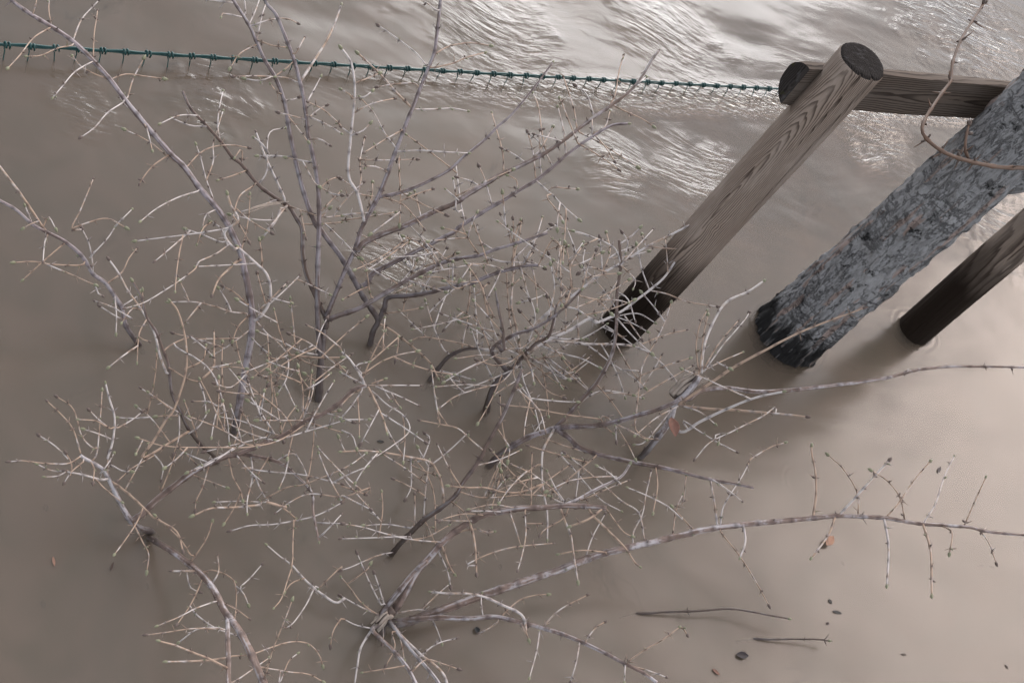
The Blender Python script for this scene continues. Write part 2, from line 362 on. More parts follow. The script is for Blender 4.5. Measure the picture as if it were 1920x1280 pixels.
# --- shrub bark: pale grey skins peeling from tan wood
def twig_mat(name, thick=False, k=1.0):
    m, t, b = mat(name)
    p = wpos(t); oi = N(t, 'ShaderNodeObjectInfo').outputs['Random']
    nd = N(t, 'ShaderNodeAttribute', attribute_name='node').outputs['Fac']
    al = N(t, 'ShaderNodeAttribute', attribute_name='along').outputs['Fac']     # 0 old wood .. 1 young tip
    z = sep(t, p)[2]
    n1 = noise_n(t, p, 26, 3, .6); n2 = noise_n(t, p, 230 if not thick else 160, 3, .6)
    sel = math_n(t, 'ADD', math_n(t, 'ADD', n1, math_n(t, 'MULTIPLY', math_n(t, 'SUBTRACT', oi, .5), .42)), math_n(t, 'MULTIPLY', math_n(t, 'SUBTRACT', n2, .5), .35))
    if thick:
        col = mix(t, sstep(t, sel, .4, .62), (.34 * k, .315 * k * (.93 if k < 1 else 1), .325 * k * (.95 if k < 1 else 1)), (.185 * k, .13 * k, .108 * k))
        col = mix(t, math_n(t, 'MULTIPLY', sstep(t, n2, .5, .7), .6), col, (.05, .036, .03))
        sk = N(t, 'ShaderNodeAttribute', attribute_name='streak').outputs['Fac']
        col = mix(t, math_n(t, 'MULTIPLY', sstep(t, sk, .52, .68), .75), col, (.085, .055, .042))
        col = mix(t, math_n(t, 'MULTIPLY', sstep(t, sk, .38, .22), .6), col, (.42 * k, .40 * k, .41 * k))
        low = math_n(t, 'ADD', z, math_n(t, 'MULTIPLY', math_n(t, 'SUBTRACT', n1, .5), .08))
        col = mix(t, math_n(t, 'MULTIPLY', sstep(t, low, .24 if k < .7 else .10, .02), .85), col, (.030, .020, .015))
    else:
        col = mix(t, sstep(t, sel, .40, .56), (.44, .40, .385), (.31, .222, .165))
        col = mix(t, math_n(t, 'MULTIPLY', sstep(t, n2, .55, .75), .5), col, (.105, .072, .058))
    col = mix(t, math_n(t, 'MULTIPLY', nd, .62), col, (.035, .021, .018))
    L(t, col, b.inputs['Base Color']); b.inputs['Roughness'].default_value = .6; b.inputs['Specular IOR Level'].default_value = .35
    return m
m_stem = twig_mat('shrub_stem_bark', True); m_stem_mid = twig_mat('grey_shrub_stem_bark', True, .74); m_stem_dark = twig_mat('dark_shrub_stem_bark', True, .62); m_twig = twig_mat('shrub_twig_bark')
m_bud = simple_mat('bud_scale', (.085, .06, .05), .7); m_green = simple_mat('green_bud', (.15, .15, .09), .6)
m_frayed = simple_mat('frayed_straw', (.30, .25, .21), .8, .3, 150)

# ------------------------------------------------------------------ timber fence and tree
def post_mesh(base, topc, rb, rt, seed, slant=(0, 0), crack_dir=None, n=220, rows=170, knot=None):
    """round post from below the water to its sawn top; local origin at the base on the water line"""
    base, topc = np.array(base), np.array(topc)
    H = topc[2]; v, f, fm = [], [], []
    zs = np.concatenate([np.linspace(-.25, H - .012, rows), [H - .006, H - .0015]])
    for i, zz in enumerate(zs):
        u = max(0, zz) / H; c = (topc - base) * (zz / H); c[2] = 0
        rr = rb + (rt - rb) * u
        if i == rows: rr -= .0015
        if i == rows + 1: rr -= .005
        for j in range(n):
            a = 2 * math.pi * j / n
            q = Vector((math.cos(a) * 2.2, math.sin(a) * 2.2, zz * 3 + seed * 9))
            d = .0022 * noise.noise(q) + .0010 * noise.noise(Vector((math.cos(a) * 14, math.sin(a) * 14, zz * 3 + seed)))
            if crack_dir is not None:
                for (ca, z0, z1, dep, wd) in crack_dir:
                    aw = ca + .10 * noise.noise(Vector((zz * 5, seed, ca)))
                    da = (a - aw + math.pi) % (2 * math.pi) - math.pi
                    win = max(0, min(1, (zz - z0) / .12)) * max(0, min(1, (z1 - zz) / .12 if z1 < H else 1))
                    d -= dep * win * math.exp(-(da / wd) ** 2)
            if knot is not None:
                ka, kz = knot; da = (a - ka + math.pi) % (2 * math.pi) - math.pi
                d += .004 * math.exp(-((da * rr) ** 2 + (zz - kz) ** 2) / .022 ** 2) - .006 * math.exp(-((da * rr) ** 2 + (zz - kz) ** 2) / .009 ** 2)
            R = rr + d
            sl = (slant[0] * math.cos(a) + slant[1] * math.sin(a)) * R * max(0, (u - .9) / .1)
            v.append((c[0] + R * math.cos(a), c[1] + R * math.sin(a), zz + sl))
    k = len(zs)
    for i in range(k - 1):
        for j in range(n):
            f.append((i * n + j, i * n + (j + 1) % n, (i + 1) * n + (j + 1) % n, (i + 1) * n + j)); fm.append(1 if i >= k - 2 else 0)
    # sawn top: rings inward
    c = (topc - base); last = (k - 1) * n
    for q in range(1, 9):
        s_ = 1 - q / 9
        b0 = len(v)
        for j in range(n):
            pv = v[last + j]; ctr = (c[0], c[1], H)
            P = [ctr[m_] + (pv[m_] - ctr[m_]) * s_ for m_ in range(3)]
            P[2] += .0012 * noise.noise(Vector((P[0] * 90, P[1] * 90, seed)))
            v.append(tuple(P))
        src = last if q == 1 else b0 - n
        for j in range(n):
            f.append((src + j, src + (j + 1) % n, b0 + (j + 1) % n, b0 + j)); fm.append(1)
    f.append(tuple(len(v) - n + j for j in range(n))); fm.append(1)
    return v, f, fm

def axis_post(bpx, tpx, h): return at(*bpx, 0), at(*tpx, h)
view_ang = lambda p: math.atan2(-p[1], -p[0])            # horizontal angle from a post towards the camera

b1, t1 = axis_post((1163, 614), (1620, 112), 1.06)
kn = at(1362, 397, .45)
fence = empty('post_and_rail_fence', tuple(b1), 'weathered round timber posts carrying a half-round rail, standing in brown flood water', 'fence')
va = view_ang(b1)
def placed(v, base): return [tuple(np.array(p) + base) for p in v]
def post_part(v, f, fm, base, mats, parent):
    o = mesh_obj('post', placed(v, base), f, mats, parent, fm)
    # bring the mesh origin onto the post's own axis so that the grain follows it
    d = Vector(base) - Vector(parent.location)
    for vv in o.data.vertices: vv.co -= d
    o.location = d; return o
ka = va + .22
m_w1 = timber('post_timber', 1.0, 1.0, (.20, .29), [(.056 * math.cos(ka), .056 * math.sin(ka), .515, .021)])
v, f, fm = post_mesh(b1, t1, .058, .057, 1.0, (0, 0), [(va + .95, .55, 2, .016, .05), (va + .35, .78, 2, .008, .035), (va - .4, .5, .8, .006, .035), (va + .2, .05, .4, .004, .03)], knot=(ka, .515))
post_part(v, f, fm, b1, [m_w1, m_end], fence)
b3 = at(1715, 618, 0); t3 = at(1920, 440, .51); t3 = b3 + (t3 - b3) * (1.06 / .51)
m_w3 = timber('far_post_timber', 3.0, .8, (.26, .36), [], (.02, -.012), .006)
v, f, fm = post_mesh(b3, t3, .058, .057, 3.0, (0, 0), [(view_ang(b3) + .5, .4, 2, .008, .04)])
p3 = post_part(v, f, fm, b3, [m_w3, m_end], fence)
p3['label'] = 'right hand post with a long black wet foot and grey upper wood'

# half-round rail behind the near post
ra = at(1490, 148, .90); rb_ = at(1880, 182, .90)
rd = rb_ - ra; rd /= np.linalg.norm(rd); rn = np.array([-rd[1], rd[0], 0])     # rn points away from the camera
if rn @ (ra - CAM) < 0: rn = -rn
Rr = .060
prof = []
for k in range(21):
    a = -math.pi / 2 + math.pi * k / 20
    prof.append((math.cos(a) * Rr * .95, math.sin(a) * Rr))
prof = [(max(0, a), b_) for a, b_ in prof]
flat = [(0, Rr - 2 * Rr * k / 8) for k in range(1, 8)]
prof = prof + flat
L_r = 1.35; rows = 60; v, f, fm = [], [], []
shift = float((np.array([b1[0], b1[1], 0]) - ra) @ rn) + .0575       # flat side against the back of the post
org = ra + rn * shift; org[2] = .932; org = org - rd * .05
rail_px0 = topx(org)
npf = len(prof)
rail_v = []
for i in range(rows + 1):
    s_ = -.0 + L_r * i / rows
    for k, (a, bz) in enumerate(prof):
        q = Vector((s_ * 4, a * 20, bz * 20)); d = .0016 * noise.noise(q) + .0008 * noise.noise(q * 6)
        ea = 1 - (.06 if i == 0 else 0)
        rail_v.append((s_ + (.003 * noise.noise(Vector((a * 200, bz * 200, 1))) if i == 0 else 0), a * ea + d, bz * ea + d))
for i in range(rows):
    for k in range(npf):
        f.append((i * npf + k, i * npf + (k + 1) % npf, (i + 1) * npf + (k + 1) % npf, (i + 1) * npf + k)); fm.append(0)
f.append(tuple(reversed(range(npf)))); fm.append(1); f.append(tuple(rows * npf + k for k in range(npf))); fm.append(1)
m_rail = timber('rail_timber', 5.0, .46, None, [], (.0, .02), .006, 'X')
me = bpy.data.meshes.new('rail'); me.from_pydata(rail_v, [], f); me.materials.append(m_rail); me.materials.append(m_end)
me.polygons.foreach_set('material_index', fm); me.polygons.foreach_set('use_smooth', [True] * len(f)); me.update()
bm = bmesh.new(); bm.from_mesh(me); bmesh.ops.recalc_face_normals(bm, faces=bm.faces); bm.to_mesh(me); bm.free()
rail = bpy.data.objects.new('rail', me); COL.objects.link(rail); rail.parent = fence
Mx = Matrix(((rd[0], rn[0], 0, 0), (rd[1], rn[1], 0, 0), (rd[2], rn[2], 1, 0), (0, 0, 0, 1))); Mx.translation = Vector(org) - fence.location
rail.matrix_local = Mx
me.set_sharp_from_angle(angle=math.radians(40))

# tree
tb, tt = at(1478, 628, 0), at(1892, 262, .93)
tree = empty('tree', tuple(tb), 'leaning grey-barked tree trunk rising from brown water between two timber posts', 'tree')
n, rows = 200, 340; v, f = [], []
H = 1.6; dirv = (tt - tb) / tt[2]
for i in range(rows + 1):
    zz = -.25 + (H + .25) * i / rows
    c = dirv * zz; rr = .103 - .008 * max(0, zz) + .012 * math.exp(-max(0, zz + .03) / .12)
    for j in range(n):
        a = 2 * math.pi * j / n; ca, sa = math.cos(a), math.sin(a)
        d = .006 * noise.noise(Vector((ca * 1.5, sa * 1.5, zz * 4)))
        q = Vector((ca * 5.5 + 3, sa * 5.5, zz * 15)); cell = noise.noise(q) + .5 * noise.noise(q * 2.1)
        d += .0036 * max(-1, min(1, cell * 2.2)) + .0018 * noise.noise(Vector((ca * 13, sa * 13, zz * 16)) * 1.8)
        d += .004 * math.exp(-max(0, zz) / .1) * noise.noise(Vector((ca * 9, sa * 9, zz * 5)))
        fl = noise.noise(Vector((ca * 4.2 + 7, sa * 4.2, zz * 13))) + .6 * noise.noise(Vector((ca * 10, sa * 10 + 3, zz * 31)))
        d += .0055 * max(0, min(1, fl * 5 - .8)) - .002
        R = rr + d; v.append(tuple(tb + np.array([c[0] + R * ca, c[1] + R * sa, zz])))
for i in range(rows):
    for j in range(n):
        f.append((i * n + j, i * n + (j + 1) % n, (i + 1) * n + (j + 1) % n, (i + 1) * n + j))
f.append(tuple(reversed(range(n)))); f.append(tuple(rows * n + j for j in range(n)))
mesh_obj('trunk', v, f, m_bark, tree)
# low fork limb leaving to the right
mbk = MB(); p0 = tb + dirv * .80
lim = [at(1850, 300, .80), at(1905, 318, .86), at(1960, 300, .95), at(2060, 250, 1.1), at(2200, 160, 1.35)]
lim = np.array(lim); cc = []
for i in range(len(lim) - 1):
    for k in range(8): cc.append(lim[i] + (lim[i + 1] - lim[i]) * k / 8)
cc = np.array(cc)
for _ in range(6): cc[1:-1] = (cc[:-2] + cc[1:-1] * 2 + cc[2:]) / 4
mbk.tube(cc, [.085 - .035 * min(1, i / 14) for i in range(len(cc))], 40)
mbk.build('limb', m_bark, tree)

# ------------------------------------------------------------------ green wire mesh fence
m_wire, t, b = mat('green_coated_wire'); b.inputs['Base Color'].default_value = (.003, .042, .040, 1); b.inputs['Roughness'].default_value = .3
wf = empty('wire_fence', tuple(at(0, 85, .06)), 'low green plastic coated wire mesh just above the water, running up to the timber rail', 'fence')
A, B = at(-60, 78, .048), at(1500, 168, .028)
nseg = 90
def wire_line(off, ph):
    P = []
    for i in range(nseg * 2 + 1):
        u = i / (nseg * 2); p = A + (B - A) * u + np.array([0, 0, off - .006 * math.sin(math.pi * u) + .0016 * math.sin(u * 150 + ph)]); P.append(p)
    return P
for off, ph in ((.0, 0), (-.005, 2)):
    mbw = MB(); P = wire_line(off, ph); mbw.tube(P, [.0030] * len(P), 6); mbw.build('strand', m_wire, wf)
mbw = MB(); P = wire_line(-.13, 1); mbw.tube(P, [.002] * len(P), 6); mbw.build('strand', m_wire, wf)
ln = np.linalg.norm(B - A); k = int(ln / .0575)
prot = None
for i in range(k):
    u = (i + .5) / k; p = A + (B - A) * u; p[2] -= .006 * math.sin(math.pi * u)
    if prot is None:
        mbw = MB(); d = (B - A) / ln
        q0 = np.zeros(3)
        # vertical wire, wound once round the two top strands, with a short cut end
        pts = [q0 + np.array([0, 0, -.2]), q0 + np.array([0, 0, -.1]), q0 + np.array([0, 0, -.02])]
        for s_ in range(13):
            a = 2 * math.pi * s_ / 8 * 1.0
            pts.append(np.array([d[0] * (s_ - 3) * .0011, d[1] * (s_ - 3) * .0011, -.003]) + np.array([-d[1] * math.cos(a), d[0] * math.cos(a), math.sin(a) * 1.6]) * .0054)
        pts.append(np.array([d[0] * .011, d[1] * .011, -.0135]))
        mbw.tube(pts, [.0015] * 3 + [.0026] * (len(pts) - 3), 5)
        prot = mbw.build('vertical_wire', m_wire, wf); o = prot
    else:
        o = prot.copy(); COL.objects.link(o); o.parent = wf
    # wires lean a little with the current
    if o is prot:
        for vv in o.data.vertices: vv.co += wf.location
    o.location = Vector(p) - wf.location
    o.rotation_euler = (random.uniform(-.25, .1), random.uniform(-.12, .12), random.uniform(-.1, .1))

# ------------------------------------------------------------------ shrubs
T = {'A': (0, 0), 'B': (640, 0), 'C': (1280, 0), 'D': (0, 430), 'E': (640, 430), 'F': (1280, 430), 'G': (0, 850), 'H': (640, 850), 'I': (1280, 850)}
def parse(s):
    """'A 1,2 3,4 | D 5,6' -> full-size pixels"""
    out = []; tile = None
    for tok in s.replace('|', ' ').split():
        if tok in T or tok == 'P': tile = tok; continue
        x, y = (float(q) for q in tok.split(','))
        if tile == 'P': out.append((x, y))
        else: out.append((T[tile][0] + x / 2.977, T[tile][1] + y / 2.977))
    return np.array(out)
# ---DATA
SHRUBS = {
 'S1': 'tall bare grey shrub stem arching out at the upper left corner over the green wire',
 'S2': 'bare shrub with thick dark twin foot, its stems fanning up to the top centre edge',
 'S3': 'thin bare shrub with crooked foot, one long forked grey branch pointing at the near post',
 'S5': 'short bare shrub branch curving out of the water at the left edge below the wire',
 'S6': 'slender tan shrub shoot between the short left edge branch and the tall arching stem',
 'S7': 'dense bare shrub tangle of pale twigs radiating left of the near post foot',
 'S8': 'single shrub stem bowing into a long orange shoot that crosses the near post',
 'S9': 'low shrub with dark peeling foot and grey branches spreading right below the centre tangle',
 'S10': 'long thin grey stem slanting from the lower middle water up to the centre tangle',
 'S11': 'broken shrub stub with torn pale end, dead brown leaf and long shoots reaching right',
 'S12': 'bare shrub at far left with ragged brown stem and long grey arm crossing right',
 'S13': 'smooth pale grey stem curving from the water down past the bottom left edge',
 'S14': 'big bare shrub at bottom centre, torn pale foot and two long arms spreading right',
 'S15': 'half sunken thin twig on the water, the longer and upper of two',
 'S16': 'short budded twig on the water just above the dark seed husk',
}
# key, px width at foot, px width at tip, height of tip (m), pixels from foot to tip
MAINS = '''
S1 14 7 .62 P 440,808 455,722 468,650 473,600 468,555 458,505 450,470 437,442 | A 1280,1270 1210,1160 1110,1045 1030,935 945,850 850,740 790,670 700,560 610,440 510,330 400,225 280,145 180,85 80,15 40,-30
S1 6 4 .30 D 1435,505 1500,420 1510,330 1490,250 1430,190 1330,100
S1 5 4 .42 D 1310,110 1250,20 | A 1330,1230 1290,1150 1270,1085
S2 15 10 .10 P 597,748 600,705 603,665 609,618
S2 9 5 .40 P 609,618 612,600 | D 1760,370 1710,250 1690,130 | P 566,430 552,404 541,386 | A 1560,1120 1440,1030 1350,920 1300,880 1240,800 1160,710 1060,600 1020,510
S2 10 6 .62 P 600,670 596,600 595,530 597,470 598,430 598,380 595,336 588,296 578,255 574,218 568,178 561,148 551,111 534,67 517,27 500,7 490,-20
S2 9 6 .60 P 612,592 628,554 640,524 653,494 667,464 677,430 | B 140,1220 200,1110 250,990 290,880 340,750 390,620 430,520 470,420 520,290 540,130 555,-10 560,-50
S2 10 5 .32 P 608,600 622,596 | E 0,475 100,440 220,370 320,310 430,250 530,200 640,165 770,145 850,115 950,85 1060,50 1150,20
S2 11 4.6 .50 P 672,470 680,457 707,443 741,430 | B 330,1270 420,1230 520,1180 620,1140 700,1090 800,1030 900,970 1010,920 1110,870 1220,800 1310,730 1410,655 1520,580 1620,500 1690,410 1730,340 1770,285
S2 6.6 3.2 .55 B 215,1098 310,1080 400,1050 510,1000 600,950 690,870 790,790 870,710 950,640 1060,510 1120,430 1180,350
S2 6 4 .55 P 683,415 | B 90,1080 45,1000 40,900 50,800 60,700 75,540 70,430 50,340 0,270
S2 5 3 .5 A 1675,460 1720,390 1810,250 1860,150 1905,30
S3 11 6 .55 P 694,645 700,620 709,603 704,591 680,554 660,517 638,480 615,450 601,430 | A 1760,1250 1720,1150 1690,1060 1670,980 1640,850 1610,700 1590,580 1540,440 1480,340 1430,230 1390,140 1300,0 1270,-50
S3 10 6 .30 P 709,601 721,578 727,558 | E 370,370 480,355 600,325 720,300 820,260 910,230 1010,205 1100,200
S3 9 4.6 .46 P 690,530 | E 170,250 240,210 320,170 400,130 480,90 560,50 640,10 | B 650,1270 730,1220 830,1160 900,1120 980,1070 1080,1010 1170,940 1250,870 1330,810 1420,750 1510,700 1600,690
S5 9 5 .34 P 262,646 | D 750,610 700,530 680,440 640,370 590,300 520,250 480,180 430,120 350,60 270,20 | A 180,1250 90,1170 0,1120 -40,1090
S5 5 4 .36 D 270,25 | A 240,1270 180,1180 120,1090 60,1010 0,930 -30,890
S6 7 4 .36 P 408,866 | D 1190,1260 1130,1210 1050,1110 1000,1000 960,920 940,760 905,660 870,570 820,490 790,380 740,290
S6 4.5 3 .34 D 930,800 890,690 860,570 790,450 720,350 660,240 610,170
S6 5 3.4 .30 D 800,1275 850,1190 930,1060 970,1010 1010,900 1040,780 1040,650 1020,540 990,450 950,400
S7 12 8 .16 P 912,770 918,742 932,715 | E 960,770 1010,710
S7 8 4 .46 E 840,675 960,590 1060,560 1150,510 1240,440 1340,340
S7 7 4 .36 E 1010,715 1080,640 1160,590 1200,430
S7 7 4 .35 E 905,680 905,610 895,520 880,450 860,340
S7 6 4 .35 E 1040,690 1150,620 1280,560 1380,500 1430,520 1560,460 1640,400 1720,340 1800,270 1870,170
S8 9 6 .10 P 806,712 | E 530,790 600,710 680,670 760,662
S8 6 3 .52 E 760,662 830,670 960,600 1070,540 1170,450 1290,370 1450,250 1560,190 1700,100 1800,50 1900,0 | C 100,1220 200,1195 315,1170
S9 13 9 .12 P 918,872 | H 860,30 | E 880,1260 950,1210 1040,1160 1130,1130 1190,1108
S9 10 7 .40 E 1190,1108 1290,1100 1400,1095 1520,1075 1640,1040 1750,1010 1850,970 1895,945
S9 10 5 .34 E 1195,1112 1270,1160 1320,1210 1420,1250 1540,1278 | H 1640,50 1800,80 1905,105 | I 160,145 300,170 395,190
S9 8 5 .46 E 1195,1105 1260,1040 1340,950 1430,850 1500,720 1530,600 1540,350 1560,200 1550,60
S10 10 6 .40 P 735,1038 | H 330,500 390,440 460,370 560,300 640,230 680,160 740,80 790,0 | E 800,1220 870,1100 920,1000 970,880 1010,780
S11 12 12 .20 P 1202,856 | E 1700,1240 1750,1180 1830,1070 1860,980 | F 10,930 60,870 95,815
S11 9 4 .42 F 30,950 100,900 250,885 400,905 560,900 750,880 960,855 1150,825 1300,785 1500,765 1700,765 1905,770 1960,775
S11 6 3 .30 F 0,985 130,1000 300,1010 500,1025 690,1045
S11 6 3 .45 F -10,965 150,860 300,760 450,680 600,600 750,535 900,480 1010,440
S11 6 4 .34 F 0,1130 100,1070 250,1000 400,940 560,905
S12 12 6 .22 P 284,996 | G 780,415 730,375 680,290 640,210 590,110 550,70 470,25 450,10
S12 12 7 .36 G 730,375 790,340 870,260 960,190 1070,110 1160,60 1250,20 1320,5 | D 1350,1245 1460,1200 1560,1160 1640,1110 1700,1070 1800,1030 1905,960 | E 60,900 140,870
S12 7 4 .30 G 1250,20 1320,5 1450,20 1560,50 1650,120 1740,220 1750,330 1780,490
S13 11 15 .42 P 280,1008 | G 880,495 960,545 1050,610 1130,680 1180,740 1220,810 1260,890 1330,980 1390,1090 1430,1180 1470,1280 1500,1350
S13 9 9 .40 G 1262,890 1272,930 1270,1020 1275,1150 1275,1280 1270,1340
S14 15 9 .30 P 716,1185 | H 235,950 290,880 360,770 420,660 500,570 560,500 640,430 720,380 800,340 900,320 1010,305 1130,300 1260,290 1380,295 1480,305
S14 12 8 .16 H 200,950 240,870 320,770 400,670 480,600
S14 17 4.5 .44 H 280,950 380,935 470,900 540,880 640,845 760,800 880,760 1000,720 1120,680 1240,640 1360,590 1490,550 1620,520 1750,490 1905,455 | I 100,430 250,405 400,390 560,375 720,360 850,348 1000,350 1150,362 1300,388 1450,400 1600,410 1700,435 1850,450 1920,455
S14 10 6 .30 H 260,945 310,935 400,925 540,915 700,920 850,910 960,930 1080,960 1200,995 1320,1040 1440,1095 1560,1160 1680,1220 1760,1275
S14 8 7 .34 H 220,955 170,980 240,1050 320,1130 380,1210 415,1280 440,1340
S14 7 6 .34 H 265,930 330,1020 420,1130 500,1220 545,1280 570,1330
S14 6 5 .30 H 290,950 320,1000 420,1100 520,1180 570,1230 590,1280
S14 7 4 .26 H 1250,285 1330,250 1440,190 1560,130 1610,60
S15 4.6 3 .05 H 1650,890 1700,890 1780,885 1905,880 | I 120,875 240,865 350,875 450,895 590,920
S16 4 2.8 .03 I 400,1031 480,1035 580,1035 740,1035 815,1043
'''
